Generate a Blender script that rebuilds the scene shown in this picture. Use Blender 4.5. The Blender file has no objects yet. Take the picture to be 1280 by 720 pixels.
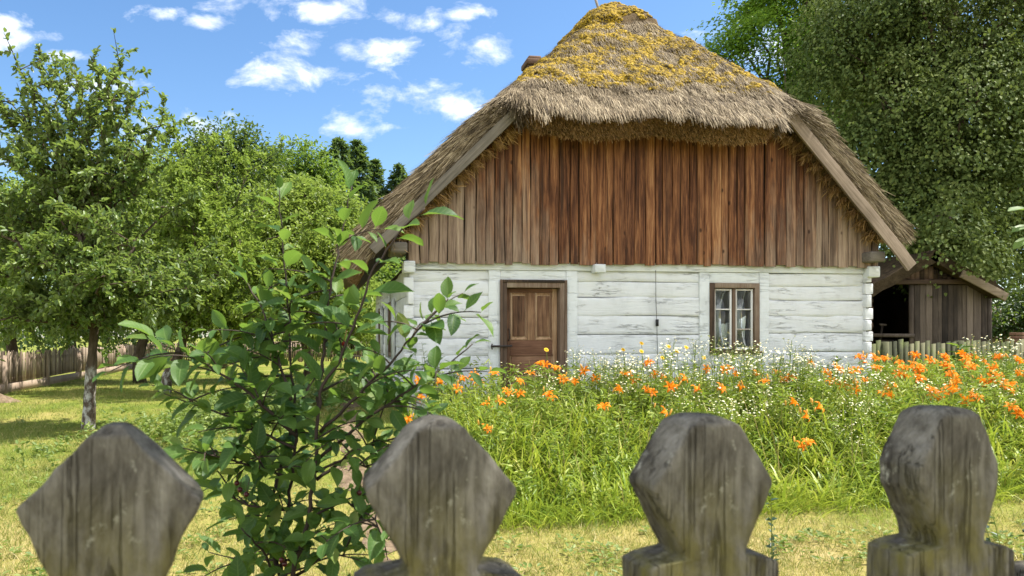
import bpy, math, random
import numpy as np
from math import radians as R, sin, cos, pi
from mathutils import Vector, Matrix

rng = np.random.default_rng(7)
random.seed(7)
scene = bpy.context.scene
COL = scene.collection

# ------------------------------------------------------------------ camera constants
F, CU, CV, CAMZ = 924.0, 524.0, 420.0, 1.65      # photo pixels (1280 wide)
def at(u, v, Y):
    return np.array([(u-CU)/F*Y, Y, CAMZ+(CV-v)/F*Y])
def sst(a, b, x):
    t = np.clip((np.asarray(x, float)-a)/(b-a), 0, 1); return t*t*(3-2*t)
def ground(x, y):
    x = np.asarray(x, float); y = np.asarray(y, float)
    z = 0.45*sst(6.3, 10.3, y)*sst(-5.0, -1.6, x)
    z = z + 0.03*np.sin(x*0.9+1.3)*np.cos(y*0.7)*sst(3, 6, y)
    return z
def gz(x, y): return float(ground(x, y))

# ------------------------------------------------------------------ numpy value noise
_T = np.random.default_rng(99).random((32, 32, 32))
def vn(P, s=1.0, off=0.0):
    P = np.asarray(P, float)*s+off
    i = np.floor(P).astype(int); f = P-i; f = f*f*(3-2*f)
    i0 = i & 31; i1 = (i+1) & 31
    x0, y0, z0 = i0.T; x1, y1, z1 = i1.T; fx, fy, fz = f.T
    def L(a, b, t): return a+(b-a)*t
    return L(L(L(_T[x0,y0,z0], _T[x1,y0,z0], fx), L(_T[x0,y1,z0], _T[x1,y1,z0], fx), fy),
             L(L(_T[x0,y0,z1], _T[x1,y0,z1], fx), L(_T[x0,y1,z1], _T[x1,y1,z1], fx), fy), fz)
def fbm(P, s=1.0, o=3, off=0.0):
    r = 0; a = 1; t = 0
    for k in range(o):
        r = r+a*vn(P, s*2**k, off+k*7.3); t += a; a *= .5
    return r/t

# ------------------------------------------------------------------ mesh helpers
class MB:
    def __init__(s): s.V = []; s.Fc = []; s.n = 0
    def add(s, V, *faces):
        V = np.asarray(V, float).reshape(-1, 3)
        for f in faces:
            f = np.asarray(f, int)
            if len(f): s.Fc.append(f+s.n)
        s.V.append(V); s.n += len(V)
        return s
    def build(s, name, mat, parent=None, smooth=False, bevel=0):
        V = np.concatenate(s.V) if s.V else np.zeros((0, 3))
        me = bpy.data.meshes.new(name)
        nl = sum(f.size for f in s.Fc); npoly = sum(len(f) for f in s.Fc)
        me.vertices.add(len(V)); me.vertices.foreach_set('co', V.astype(np.float32).ravel())
        me.loops.add(nl); me.polygons.add(npoly)
        me.loops.foreach_set('vertex_index', np.concatenate([f.ravel() for f in s.Fc]).astype(np.int32))
        tot = np.concatenate([np.full(len(f), f.shape[1]) for f in s.Fc])
        st = np.concatenate([[0], np.cumsum(tot)[:-1]])
        me.polygons.foreach_set('loop_start', st.astype(np.int32))
        me.polygons.foreach_set('loop_total', tot.astype(np.int32))
        if smooth: me.polygons.foreach_set('use_smooth', np.ones(npoly, bool))
        me.update(calc_edges=True); me.validate()
        if mat is not None: me.materials.append(mat)
        o = bpy.data.objects.new(name, me); COL.objects.link(o)
        if parent is not None: o.parent = parent
        if bevel:
            m = o.modifiers.new('bevel', 'BEVEL'); m.width = bevel; m.segments = 2; m.limit_method = 'ANGLE'
        return o
    def box(s, x0, x1, y0, y1, z0, z1):
        V = [(x, y, z) for z in (z0, z1) for y in (y0, y1) for x in (x0, x1)]
        return s.add(V, [(0,2,3,1), (4,5,7,6), (0,1,5,4), (2,6,7,3), (0,4,6,2), (1,3,7,5)])
    def obox(s, p, q, w, h, up=(0, 0, 1)):
        p = np.array(p, float); q = np.array(q, float); d = q-p; d /= np.linalg.norm(d)
        up = np.array(up, float); sx = np.cross(d, up); sx /= np.linalg.norm(sx); uz = np.cross(sx, d)
        V = [c+sx*a*w/2+uz*b*h/2 for c in (p, q) for b in (-1, 1) for a in (-1, 1)]
        return s.add(V, [(0,2,3,1), (4,5,7,6), (0,1,5,4), (2,6,7,3), (0,4,6,2), (1,3,7,5)])
    def tube(s, pts, rad, n=6, cap=True, rough=0):
        pts = np.asarray(pts, float); m = len(pts)
        rad = np.broadcast_to(np.asarray(rad, float), (m,))
        d = np.gradient(pts, axis=0); d /= np.linalg.norm(d, axis=1)[:, None]+1e-9
        ref = np.tile(np.array([0.31, 0.87, 0.2]), (m, 1))
        a = np.cross(d, ref); a /= np.linalg.norm(a, axis=1)[:, None]+1e-9
        b = np.cross(d, a)
        t = np.arange(n)/n*2*pi
        ring = (a[:, None, :]*np.cos(t)[None, :, None]+b[:, None, :]*np.sin(t)[None, :, None])
        rr = rad[:, None]*np.ones((m, n))
        V = (pts[:, None, :]+ring*rr[:, :, None]).reshape(-1, 3)
        if rough:
            k = (fbm(V, 9, 3)-.5)*2*rough
            V = V+ring.reshape(-1, 3)*(k*rr.ravel())[:, None]
        i = np.arange(m-1)[:, None]*n; j = np.arange(n)[None, :]; j2 = (j+1) % n
        q = np.stack([i+j, i+j2, i+n+j2, i+n+j], -1).reshape(-1, 4)
        s.add(V, q)
        if cap:
            o = s.n-len(V)
            s.Fc.append(np.array([[o+k for k in range(n)][::-1]])); s.Fc.append(np.array([[o+(m-1)*n+k for k in range(n)]]))
        return s
    def grid(s, G):
        G = np.asarray(G, float); a, b, _ = G.shape
        i = np.arange(a-1)[:, None]*b; j = np.arange(b-1)[None, :]
        return s.add(G.reshape(-1, 3), np.stack([i+j, i+b+j, i+b+j+1, i+j+1], -1).reshape(-1, 4))

def unit(a): return a/(np.linalg.norm(a, axis=-1, keepdims=True)+1e-9)
def rnd_dirs(n): return unit(rng.normal(size=(n, 3)))

def leaf_arr(P, D, Nn, L, W, fold=.22, curl=.12):
    """6-vertex folded leaves, two quads each"""
    P = np.asarray(P); D = unit(D); S = unit(np.cross(D, Nn)); N2 = np.cross(S, D)
    L = np.broadcast_to(L, (len(P),))[:, None]; W = np.broadcast_to(W, (len(P),))[:, None]
    v0 = P; v3 = P+D*L-N2*L*curl
    up = N2*W*fold
    v1 = P+D*L*.28+S*W*.5+up; v2 = P+D*L*.68+S*W*.42+up-N2*L*curl*.4
    v5 = P+D*L*.28-S*W*.5+up; v4 = P+D*L*.68-S*W*.42+up-N2*L*curl*.4
    V = np.stack([v0, v1, v2, v3, v4, v5], 1).reshape(-1, 3)
    b = np.arange(len(P))[:, None]*6
    return V, np.concatenate([b+np.array([[0, 1, 2, 3]]), b+np.array([[0, 3, 4, 5]])])
def add_leaves(mb, *a, **k):
    V, f = leaf_arr(*a, **k); mb.add(V, f)

def strips(P, D, up, L, W, bend, seg=3, tip=.15):
    """arching blades: base P, initial direction D, bending towards -z by bend"""
    n = len(P); D = unit(D); S = unit(np.cross(D, up))
    L = np.broadcast_to(L, (n,)); W = np.broadcast_to(W, (n,)); bend = np.broadcast_to(bend, (n,))
    rows = []; p = np.array(P, float); d = D.copy()
    for k in range(seg+1):
        t = k/seg; w = (W*(1-(1-tip)*t**1.6))[:, None]*.5
        rows.append(p-S*w); rows.append(p+S*w)
        p = p+d*(L/seg)[:, None]
        d = d.copy(); d[:, 2] -= bend/seg*(1+t); d = unit(d)
    V = np.stack(rows, 1).reshape(-1, 3)
    b = np.arange(n)[:, None]*(2*(seg+1))
    f = np.concatenate([b+np.array([[2*k, 2*k+1, 2*k+3, 2*k+2]]) for k in range(seg)])
    return V, f

# ------------------------------------------------------------------ tagging
def tag(o, label=None, cat=None, group=None, kind=None):
    if label: o['label'] = label
    if cat: o['category'] = cat
    if group: o['group'] = group
    if kind: o['kind'] = kind
    return o
def empty(name, loc=(0, 0, 0), rz=0):
    o = bpy.data.objects.new(name, None); COL.objects.link(o)
    o.location = loc; o.rotation_euler = (0, 0, rz); o.empty_display_size = .1
    return o
def copy_tree(o, parent=None):
    c = o.copy(); COL.objects.link(c); c.parent = parent
    for ch in list(o.children): copy_tree(ch, c)
    return c

# ------------------------------------------------------------------ materials
class NT:
    def __init__(s, m): s.t = m.node_tree; s.t.nodes.clear()
    def n(s, typ, ins=None, **props):
        nd = s.t.nodes.new(typ)
        for k, v in props.items(): setattr(nd, k, v)
        for k, v in (ins or {}).items():
            if isinstance(v, tuple) and len(v) == 2 and hasattr(v[0], 'outputs'): s.t.links.new(v[0].outputs[v[1]], nd.inputs[k])
            elif hasattr(v, 'outputs'): s.t.links.new(v.outputs[0], nd.inputs[k])
            else: nd.inputs[k].default_value = v
        return nd
    def ramp(s, fac, stops, interp='LINEAR'):
        nd = s.n('ShaderNodeValToRGB', {'Fac': fac}); cr = nd.color_ramp; cr.interpolation = interp
        while len(cr.elements) < len(stops): cr.elements.new(.5)
        for e, (p, c) in zip(cr.elements, stops):
            e.position = p; e.color = (*c, 1) if len(c) == 3 else c
        return nd
    def math(s, op, a, b=None, c=None, clamp=False):
        ins = {0: a}
        if b is not None: ins[1] = b
        if c is not None: ins[2] = c
        return s.n('ShaderNodeMath', ins, operation=op, use_clamp=clamp)
    def mix(s, fac, a, b, blend='MIX'):
        return s.n('ShaderNodeMixRGB', {'Fac': fac, 'Color1': a, 'Color2': b}, blend_type=blend)
    def coord(s, scale=(1, 1, 1), island=0):
        tc = s.n('ShaderNodeTexCoord'); v = (tc, 'Object')
        if island:
            g = s.n('ShaderNodeNewGeometry')
            k = s.math('MULTIPLY', (g, 'Random Per Island'), island)
            v = s.n('ShaderNodeVectorMath', {0: v, 1: k}, operation='ADD')
        return s.n('ShaderNodeMapping', {'Vector': v, 'Scale': scale})
    def noise(s, vec, scale, detail=5, rough=.6, dist=0):
        return s.n('ShaderNodeTexNoise', {'Vector': vec, 'Scale': scale, 'Detail': detail, 'Roughness': rough, 'Distortion': dist})
    def out(s, sh): s.n('ShaderNodeOutputMaterial', {'Surface': sh})
    def bsdf(s, col, rough=.8, bump=None, bs=.5, bd=.01, spec=.3):
        ins = {'Base Color': col, 'Roughness': rough, 'Specular IOR Level': spec}
        if bump is not None:
            ins['Normal'] = s.n('ShaderNodeBump', {'Height': bump, 'Strength': bs, 'Distance': bd})
        return s.n('ShaderNodeBsdfPrincipled', ins)
def newmat(name):
    m = bpy.data.materials.new(name); m.use_nodes = True; return m, NT(m)
def c4(c): return (*c, 1)

def leaf_mat(name, stops, trans=.35, rough=.45, under=None, nscale=.8, spec=.35, tcol=(.30, .42, .04), dry=0):
    m, t = newmat(name)
    g = t.n('ShaderNodeNewGeometry')
    nz = t.noise(t.coord(), nscale, 2)
    f = t.math('ADD', t.math('MULTIPLY', (g, 'Random Per Island'), .6), t.math('MULTIPLY', t.math('SUBTRACT', nz, .25), .8), clamp=True)
    if dry:   # the trodden strip along the picket fence is drier
        tc = t.n('ShaderNodeTexCoord'); sp = t.n('ShaderNodeSeparateXYZ', {0: (tc, 'Object')})
        k = t.math('MULTIPLY', t.math('SUBTRACT', 8.0, (sp, 'Y')), .5, clamp=True)
        f = t.math('ADD', f, t.math('MULTIPLY', k, dry), clamp=True)
    col = t.ramp(f, stops)
    if under: col = t.mix(t.math('MULTIPLY', (g, 'Backfacing'), .7), col, c4(under))
    b = t.bsdf(col, rough, spec=spec)
    tr = t.n('ShaderNodeBsdfTranslucent', {'Color': t.mix(.55, col, c4(tcol))})
    t.out(t.n('ShaderNodeMixShader', {0: trans, 1: b, 2: tr})); return m

def wood_mat(name, stops, axis='z', grain=26, stretch=.05, rough=.85, island=37.0, bump=.5, blotch=1.2, lichen=None, bd=.006, islw=.55):
    m, t = newmat(name)
    sc = {'z': (1, 1, stretch), 'x': (stretch, 1, 1), 'y': (1, stretch, 1)}[axis]
    vec = t.coord(sc, island)
    gr = t.noise(vec, grain, 6, .65, .6)
    fine = t.noise(vec, grain*4, 3, .6)
    bl = t.noise(t.coord((1, 1, 1), island), blotch, 4)
    g = t.n('ShaderNodeNewGeometry')
    f = t.math('ADD', t.math('MULTIPLY', gr, .55), t.math('MULTIPLY', bl, .5))
    f = t.math('ADD', f, t.math('MULTIPLY', t.math('SUBTRACT', (g, 'Random Per Island'), .5), islw))
    f = t.math('ADD', f, t.math('MULTIPLY', t.math('SUBTRACT', fine, .5), .25))
    col = t.ramp(f, stops)
    if lichen:
        ln = t.noise(t.coord(), lichen[1], 5, .7)
        col = t.mix(t.ramp(ln, [(.52, (0, 0, 0)), (.68, (1, 1, 1))]), col, c4(lichen[0]))
    h = t.math('ADD', t.math('MULTIPLY', gr, .7), t.math('MULTIPLY', fine, .3))
    t.out(t.bsdf(col, rough, h, bump, bd, .2)); return m

M = {}
# white limewash on hewn logs
def whitewash(name, base, cracks=True):
    m, t = newmat(name)
    v1 = t.coord((.35, 1, 3.2), 0); crn = t.noise(v1, 2.6, 6, .62, .35)
    edge = t.math('ABSOLUTE', t.math('SUBTRACT', crn, .5))
    crack = t.ramp(edge, [(0.0, (1, 1, 1)), (.006, (.5, .5, .5)), (.014, (0, 0, 0))])
    gate = t.ramp(t.noise(t.coord((.6, 1, 1.5)), 2.1, 3), [(.47, (0, 0, 0)), (.6, (1, 1, 1))])
    crk = t.math('MULTIPLY', crack, gate)
    v2 = t.coord((.22, 1, 4.0), 0); cr2 = t.noise(v2, 6.5, 5, .65, .3)
    edge2 = t.math('ABSOLUTE', t.math('SUBTRACT', cr2, .47))
    crack2 = t.ramp(edge2, [(0.0, (.8, .8, .8)), (.008, (.35, .35, .35)), (.02, (0, 0, 0))])
    gate2 = t.ramp(t.noise(t.coord((.4, 1, 1.2)), 3.3, 3), [(.52, (0, 0, 0)), (.70, (.8, .8, .8))])
    crk = t.math('MAXIMUM', crk, t.math('MULTIPLY', crack2, gate2))
    st = t.noise(t.coord((1, 1, .6)), 1.7, 6, .65)
    pe = t.noise(t.coord((.5, 1, 1.6)), 9, 6, .7)
    col = t.ramp(st, [(.25, tuple(b*.80 for b in base)), (.5, base), (.8, tuple(min(1, b*1.06) for b in base))])
    col = t.mix(t.ramp(pe, [(.64, (0, 0, 0)), (.76, (.22, .22, .22))]), col, (.50, .49, .45, 1))
    if cracks: col = t.mix(t.math('MULTIPLY', crk, .5), col, (.20, .19, .17, 1))
    mz = t.noise(t.coord((.25, 1, 5)), 14, 5, .65)
    h = t.math('ADD', t.math('MULTIPLY', mz, .5), t.math('MULTIPLY', st, .4))
    h = t.math('SUBTRACT', h, t.math('MULTIPLY', crk, .5))
    t.out(t.bsdf(col, .9, h, .8, .022, .15)); return m
M['white'] = whitewash('limewash', (.69, .705, .715))
M['whiteflat'] = whitewash('limewash_boards', (.67, .695, .69), False)

# red-brown gable boards, weathered towards the edges of the gable
def gable_mat():
    m, t = newmat('gable_boards')
    g = t.n('ShaderNodeNewGeometry'); isl = (g, 'Random Per Island')
    vec = t.coord((1, 1, .045), 37.0)
    gr = t.noise(vec, 24, 6, .68, .8); fine = t.noise(vec, 110, 3, .6)
    bl = t.noise(t.coord((1, 1, .45), 37.0), 1.8, 4)
    f = t.math('ADD', t.math('MULTIPLY', gr, .78), t.math('MULTIPLY', bl, .28))
    f = t.math('ADD', f, t.math('MULTIPLY', t.math('SUBTRACT', isl, .5), .17))
    f = t.math('ADD', f, t.math('MULTIPLY', t.math('SUBTRACT', fine, .5), .3))
    warm = t.ramp(f, [(.28, (.022, .010, .006)), (.44, (.090, .035, .017)), (.57, (.225, .095, .041)), (.72, (.42, .22, .10)), (.92, (.58, .38, .23))])
    grey = t.ramp(f, [(.22, (.05, .035, .027)), (.45, (.20, .140, .100)), (.7, (.38, .29, .21)), (.9, (.50, .42, .33))])
    tc = t.n('ShaderNodeTexCoord'); sp = t.n('ShaderNodeSeparateXYZ', {0: (tc, 'Object')})
    dx = t.math('ABSOLUTE', t.math('SUBTRACT', (sp, 'X'), 3.75))
    w = t.math('ADD', t.math('MULTIPLY', dx, .32), t.math('MULTIPLY', t.math('SUBTRACT', 3.6, (sp, 'Z')), .28))
    w = t.math('ADD', w, t.math('MULTIPLY', t.math('SUBTRACT', isl, .5), .28))
    w = t.math('ADD', w, t.math('MULTIPLY', t.math('SUBTRACT', t.noise(t.coord((1, 1, .25), 11.0), 5, 5), .5), 1.1))
    wf = t.ramp(w, [(.48, (0, 0, 0)), (1.0, (.92, .92, .92))])
    col = t.mix(wf, warm, grey)
    # dark knots and rain streaks of the boards
    kn = t.n('ShaderNodeTexVoronoi', {'Vector': t.coord((1, 1, .55), 19.0), 'Scale': 4.2, 'Randomness': 1.0})
    col = t.mix(t.ramp((kn, 'Distance'), [(.05, (.85, .85, .85)), (.10, (0, 0, 0))]), col, (.03, .014, .008, 1))
    sk = t.noise(t.coord((1, 1, .02), 53.0), 15, 4, .6)
    col = t.mix(t.ramp(sk, [(.55, (0, 0, 0)), (.68, (.8, .8, .8))]), col, (.030, .018, .013, 1))
    h = t.math('ADD', t.math('MULTIPLY', gr, .7), t.math('MULTIPLY', fine, .3))
    t.out(t.bsdf(col, .82, h, .7, .008, .2)); return m
M['gable'] = gable_mat()
M['door'] = wood_mat('old_door_wood', [(.27, (.045, .024, .014)), (.45, (.17, .090, .050)), (.60, (.31, .185, .10)), (.80, (.54, .37, .23))], bump=.7)
M['door_h'] = wood_mat('old_door_wood_flat', [(.25, (.055, .026, .016)), (.45, (.17, .085, .050)), (.62, (.28, .16, .095)), (.85, (.42, .29, .19))], axis='x', bump=.7)
M['frame'] = wood_mat('weathered_frame_wood', [(.25, (.03, .022, .017)), (.45, (.095, .062, .042)), (.65, (.17, .115, .08)), (.9, (.30, .24, .18))], bump=.9)
M['sash'] = wood_mat('flaking_white_sash', [(.2, (.22, .15, .10)), (.38, (.50, .47, .42)), (.6, (.66, .65, .62)), (.9, (.74, .74, .72))], bump=.4)
M['grey'] = wood_mat('grey_weathered_wood', [(.25, (.085, .075, .062)), (.5, (.20, .175, .145)), (.75, (.33, .29, .24))], axis='x', bump=.7)
M['greyz'] = wood_mat('grey_weathered_planks', [(.22, (.035, .028, .022)), (.45, (.11, .085, .065)), (.65, (.20, .155, .12)), (.9, (.32, .26, .20))], bump=.8)
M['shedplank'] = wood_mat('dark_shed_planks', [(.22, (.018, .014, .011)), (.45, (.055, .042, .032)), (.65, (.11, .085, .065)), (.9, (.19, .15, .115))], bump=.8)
M['rightbarge'] = wood_mat('tan_weathered_wood', [(.25, (.12, .09, .06)), (.5, (.26, .20, .145)), (.75, (.38, .31, .235))], axis='x', bump=.7)
M['fence'] = wood_mat('old_fence_wood', [(.25, (.10, .075, .055)), (.5, (.26, .19, .14)), (.75, (.42, .33, .25))], bump=.6)
M['greenfence'] = wood_mat('mossy_fence_wood', [(.25, (.025, .027, .013)), (.5, (.065, .068, .033)), (.75, (.13, .125, .07))], bump=.6, lichen=((.10, .12, .035), 3.0))
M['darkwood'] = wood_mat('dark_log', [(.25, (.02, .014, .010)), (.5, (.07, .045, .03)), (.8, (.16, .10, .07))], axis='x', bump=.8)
def picket_mat():
    m, t = newmat('lichened_picket_wood')
    gr = t.noise(t.coord((1, 1, .07)), 120, 6, .7, .5); mid = t.noise(t.coord((1, 1, .22)), 34, 5, .65, .9)
    bl = t.noise(t.coord((1, 1, .45)), 26, 7, .72, .5)
    f = t.math('ADD', t.math('MULTIPLY', gr, .22), t.math('MULTIPLY', mid, .32)); f = t.math('ADD', f, t.math('MULTIPLY', bl, .54))
    col = t.ramp(f, [(.37, (.019, .017, .014)), (.46, (.058, .051, .041)), (.54, (.118, .107, .087)), (.63, (.205, .189, .158)), (.76, (.34, .325, .28))])
    # drying cracks
    ck = t.noise(t.coord((1, 1, .022)), 60, 4, .6, .2); e = t.math('ABSOLUTE', t.math('SUBTRACT', ck, .5))
    gate = t.ramp(t.noise(t.coord((1, 1, .2)), 22, 3), [(.50, (0, 0, 0)), (.58, (1, 1, 1))])
    crk = t.math('MULTIPLY', t.ramp(e, [(0, (1, 1, 1)), (.012, (.6, .6, .6)), (.025, (0, 0, 0))]), gate)
    col = t.mix(t.math('MULTIPLY', crk, .55), col, (.018, .013, .009, 1))
    # grey lichen discs and green algae towards the bottom of the carved heads
    ln = t.noise(t.coord((1, 1, .7)), 34, 6, .75)
    col = t.mix(t.ramp(ln, [(.60, (0, 0, 0)), (.68, (.85, .85, .85))]), col, (.40, .39, .32, 1))
    tc = t.n('ShaderNodeTexCoord'); sp = t.n('ShaderNodeSeparateXYZ', {0: (tc, 'Object')})
    low = t.math('MULTIPLY', t.math('SUBTRACT', 1.53, (sp, 'Z')), 8.0, clamp=True)
    gn = t.noise(t.coord((1, 1, .5)), 21, 4)
    col = t.mix(t.math('MULTIPLY', low, t.ramp(gn, [(.45, (0, 0, 0)), (.64, (.8, .8, .8))])), col, (.17, .150, .040, 1))
    h = t.math('ADD', t.math('MULTIPLY', gr, .6), t.math('MULTIPLY', bl, .7)); h = t.math('SUBTRACT', h, t.math('MULTIPLY', crk, .8))
    t.out(t.bsdf(col, .9, h, .9, .006, .12)); return m
M['picket'] = picket_mat()
def flat(name, col, rough=.7, spec=.3, var=.0, metallic=0):
    m, t = newmat(name)
    c = c4(col)
    if var:
        g = t.n('ShaderNodeNewGeometry'); nz = t.noise(t.coord(), 3, 3)
        f = t.math('ADD', t.math('MULTIPLY', (g, 'Random Per Island'), .7), t.math('MULTIPLY', nz, .3))
        c = t.ramp(f, [(.15, tuple(x*(1-var) for x in col)), (.85, tuple(min(1, x*(1+var)) for x in col))])
    b = t.bsdf(c, rough, spec=spec); b.inputs['Metallic'].default_value = metallic
    t.out(b); return m
M['iron'] = flat('rusty_iron', (.035, .025, .02), .7, .4)
M['cable'] = flat('black_cable', (.02, .02, .02), .6)
M['dark'] = flat('dark_interior', (.05, .04, .03), .9, .1)
M['straw'] = None
def straw_mat(name, stops, nscale=1.1, isl=.5):
    m, t = newmat(name)
    g = t.n('ShaderNodeNewGeometry'); nz = t.noise(t.coord(), nscale, 4)
    f = t.math('ADD', t.math('MULTIPLY', (g, 'Random Per Island'), isl), t.math('MULTIPLY', nz, 1.05-isl))
    col = t.ramp(f, stops)
    t.out(t.bsdf(col, .8, spec=.2)); return m
M['straw'] = straw_mat('weathered_straw', [(.20, (.036, .026, .017)), (.38, (.10, .073, .042)), (.58, (.215, .162, .094)), (.80, (.39, .32, .21))], 4.5)
M['strawgold'] = straw_mat('fresh_cut_straw', [(.2, (.13, .075, .03)), (.5, (.32, .19, .075)), (.8, (.52, .34, .15))])
M['moss'] = straw_mat('golden_moss', [(.20, (.030, .025, .010)), (.38, (.095, .064, .012)), (.53, (.220, .146, .012)), (.68, (.345, .228, .014)), (.88, (.47, .32, .025))], 3.0, .40)
M['moss_dark'] = flat('brown_moss', (.045, .035, .012), .9, .1, .4)
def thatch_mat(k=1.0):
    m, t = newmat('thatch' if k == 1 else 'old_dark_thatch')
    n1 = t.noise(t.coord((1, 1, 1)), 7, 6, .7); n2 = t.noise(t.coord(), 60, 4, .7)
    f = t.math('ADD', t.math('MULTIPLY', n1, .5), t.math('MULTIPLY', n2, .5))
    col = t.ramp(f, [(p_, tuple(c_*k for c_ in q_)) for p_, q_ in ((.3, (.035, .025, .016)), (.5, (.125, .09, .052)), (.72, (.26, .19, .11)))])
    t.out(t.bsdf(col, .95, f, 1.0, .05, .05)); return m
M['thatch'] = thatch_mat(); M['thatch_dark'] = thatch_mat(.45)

def bark_mat(name, stops, white=None, sc=8):
    m, t = newmat(name)
    n1 = t.noise(t.coord((1, 1, .3)), sc, 6, .7, .8)
    col = t.ramp(n1, stops)
    if white:
        tc = t.n('ShaderNodeTexCoord'); sp = t.n('ShaderNodeSeparateXYZ', {0: (tc, 'Object')})
        nn = t.noise(t.coord((1, 1, .5)), 11, 4, .65)
        h = t.math('ADD', t.math('SUBTRACT', white, (sp, 'Z')), t.math('MULTIPLY', t.math('SUBTRACT', nn, .5), .5))
        gate = t.math('MULTIPLY', t.ramp(h, [(0, (0, 0, 0)), (.25, (1, 1, 1))]), t.ramp(nn, [(.46, (0, 0, 0)), (.62, (.85, .85, .85))]))
        col = t.mix(gate, col, (.50, .50, .46, 1))
    t.out(t.bsdf(col, .9, n1, .9, .03, .15)); return m
BK = [(.3, (.03, .022, .016)), (.55, (.10, .075, .055)), (.8, (.19, .15, .115))]
M['bark'] = bark_mat('bark', BK)
M['barkwhite'] = bark_mat('limed_bark', BK, 1.15)
M['barkwhite2'] = bark_mat('limed_bark_low', BK, .85)
M['twig'] = flat('dark_twig', (.045, .03, .022), .7, .3, .3)

M['leaf_plum'] = leaf_mat('plum_leaves', [(.15, (.045, .092, .016)), (.5, (.108, .178, .028)), (.85, (.20, .265, .055))], .42, .40, (.17, .21, .10), spec=.45)
M['leaf_fruit'] = leaf_mat('fruit_tree_leaves', [(.15, (.065, .122, .014)), (.5, (.168, .255, .022)), (.85, (.30, .37, .045))], .46, .42, (.18, .23, .08))
M['leaf_fruit2'] = leaf_mat('yellow_green_leaves', [(.15, (.065, .115, .016)), (.5, (.175, .245, .026)), (.85, (.32, .37, .055))], .46, .42, (.19, .24, .09))
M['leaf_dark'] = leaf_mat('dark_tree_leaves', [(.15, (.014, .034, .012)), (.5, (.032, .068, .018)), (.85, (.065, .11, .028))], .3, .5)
M['leaf_mid'] = leaf_mat('mid_tree_leaves', [(.15, (.035, .080, .014)), (.5, (.080, .155, .022)), (.85, (.14, .22, .035))], .44, .45)
M['leaf_lime'] = leaf_mat('bright_tree_leaves', [(.15, (.055, .13, .014)), (.5, (.115, .23, .022)), (.85, (.21, .34, .04))], .55, .45)
M['leaf_linden'] = leaf_mat('linden_leaves', [(.10, (.040, .066, .018)), (.5, (.092, .128, .032)), (.95, (.185, .215, .062))], .24, .6, None, nscale=.45, spec=.12, tcol=(.24, .32, .06))
M['leaf_conifer'] = leaf_mat('conifer_needles', [(.15, (.04, .085, .035)), (.5, (.08, .14, .055)), (.85, (.13, .20, .08))], .3, .6)
def sap_mat():
    m, t = newmat('cherry_sapling_leaves')
    g = t.n('ShaderNodeNewGeometry'); nz = t.noise(t.coord(), 9, 3)
    a = t.n('ShaderNodeAttribute', attribute_name='blade'); sp = t.n('ShaderNodeSeparateColor', {0: (a, 'Color')})
    f = t.math('ADD', t.math('MULTIPLY', (g, 'Random Per Island'), .75), t.math('MULTIPLY', t.math('SUBTRACT', nz, .3), .6), clamp=True)
    col = t.ramp(f, [(.08, (.026, .072, .022)), (.45, (.060, .135, .030)), (.8, (.125, .215, .045)), (.97, (.24, .25, .06))])
    vein = t.math('SINE', t.math('MULTIPLY', t.math('SUBTRACT', t.math('MULTIPLY', (sp, 1), 1.0), t.math('MULTIPLY', (sp, 0), .16)), 50.0))
    v = t.ramp(vein, [(.80, (0, 0, 0)), (1.0, (.30, .30, .30))])
    rib = t.ramp((sp, 0), [(.0, (.65, .65, .65)), (.10, (0, 0, 0))])
    col = t.mix(t.math('MAXIMUM', v, rib), col, (.20, .29, .085, 1))
    spot = t.noise(t.coord(), 130, 2); col = t.mix(t.ramp(spot, [(.72, (0, 0, 0)), (.78, (.7, .7, .7))]), col, (.16, .10, .03, 1))
    col = t.mix(t.math('MULTIPLY', (g, 'Backfacing'), .6), col, (.085, .15, .05, 1))
    h = t.math('SUBTRACT', nz, t.math('ADD', v, rib))
    b = t.bsdf(col, .48, h, .5, .002, spec=.3)
    tr = t.n('ShaderNodeBsdfTranslucent', {'Color': t.mix(.5, col, (.26, .42, .03, 1))})
    t.out(t.n('ShaderNodeMixShader', {0: .45, 1: b, 2: tr})); return m
M['leaf_sap'] = sap_mat()
M['leaf_rose'] = leaf_mat('rose_leaves', [(.15, (.015, .04, .03)), (.6, (.04, .08, .05)), (.9, (.09, .13, .09))], .25, .4)
M['leaf_bed'] = leaf_mat('bed_leaves', [(.12, (.085, .155, .016)), (.42, (.21, .30, .028)), (.72, (.37, .42, .050)), (.95, (.52, .44, .14))], .36, .42, nscale=1.5, tcol=(.40, .48, .05))
M['leaf_herb'] = leaf_mat('herb_leaves', [(.15, (.080, .140, .020)), (.5, (.19, .265, .036)), (.85, (.36, .40, .085))], .34, .5, nscale=1.5)
M['leaf_silver'] = leaf_mat('silvery_leaves', [(.15, (.14, .20, .14)), (.5, (.26, .33, .24)), (.85, (.42, .48, .36))], .3, .6)
M['leaf_weed'] = leaf_mat('weed_leaves', [(.15, (.06, .11, .02)), (.5, (.15, .21, .05)), (.85, (.28, .33, .11))], .33, .5, nscale=1.5)
M['leaf_dry'] = leaf_mat('dry_stalks', [(.15, (.18, .13, .05)), (.5, (.36, .28, .10)), (.85, (.52, .44, .20))], .2, .7)
M['stalk'] = flat('green_stalk', (.16, .19, .04), .6, .3, .3)
M['petal'] = leaf_mat('orange_petals', [(.1, (.66, .15, .004)), (.5, (.86, .25, .007)), (.9, (.93, .38, .03))], .3, .6, spec=.15, tcol=(.95, .36, .01))
M['bud'] = flat('orange_buds', (.62, .33, .06), .6, .3, .3)
M['throat'] = flat('yellow_throat', (.85, .50, .05), .6, .3)
M['whitep'] = flat('white_ray_florets', (.74, .77, .60), .7, .2, .08)
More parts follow.
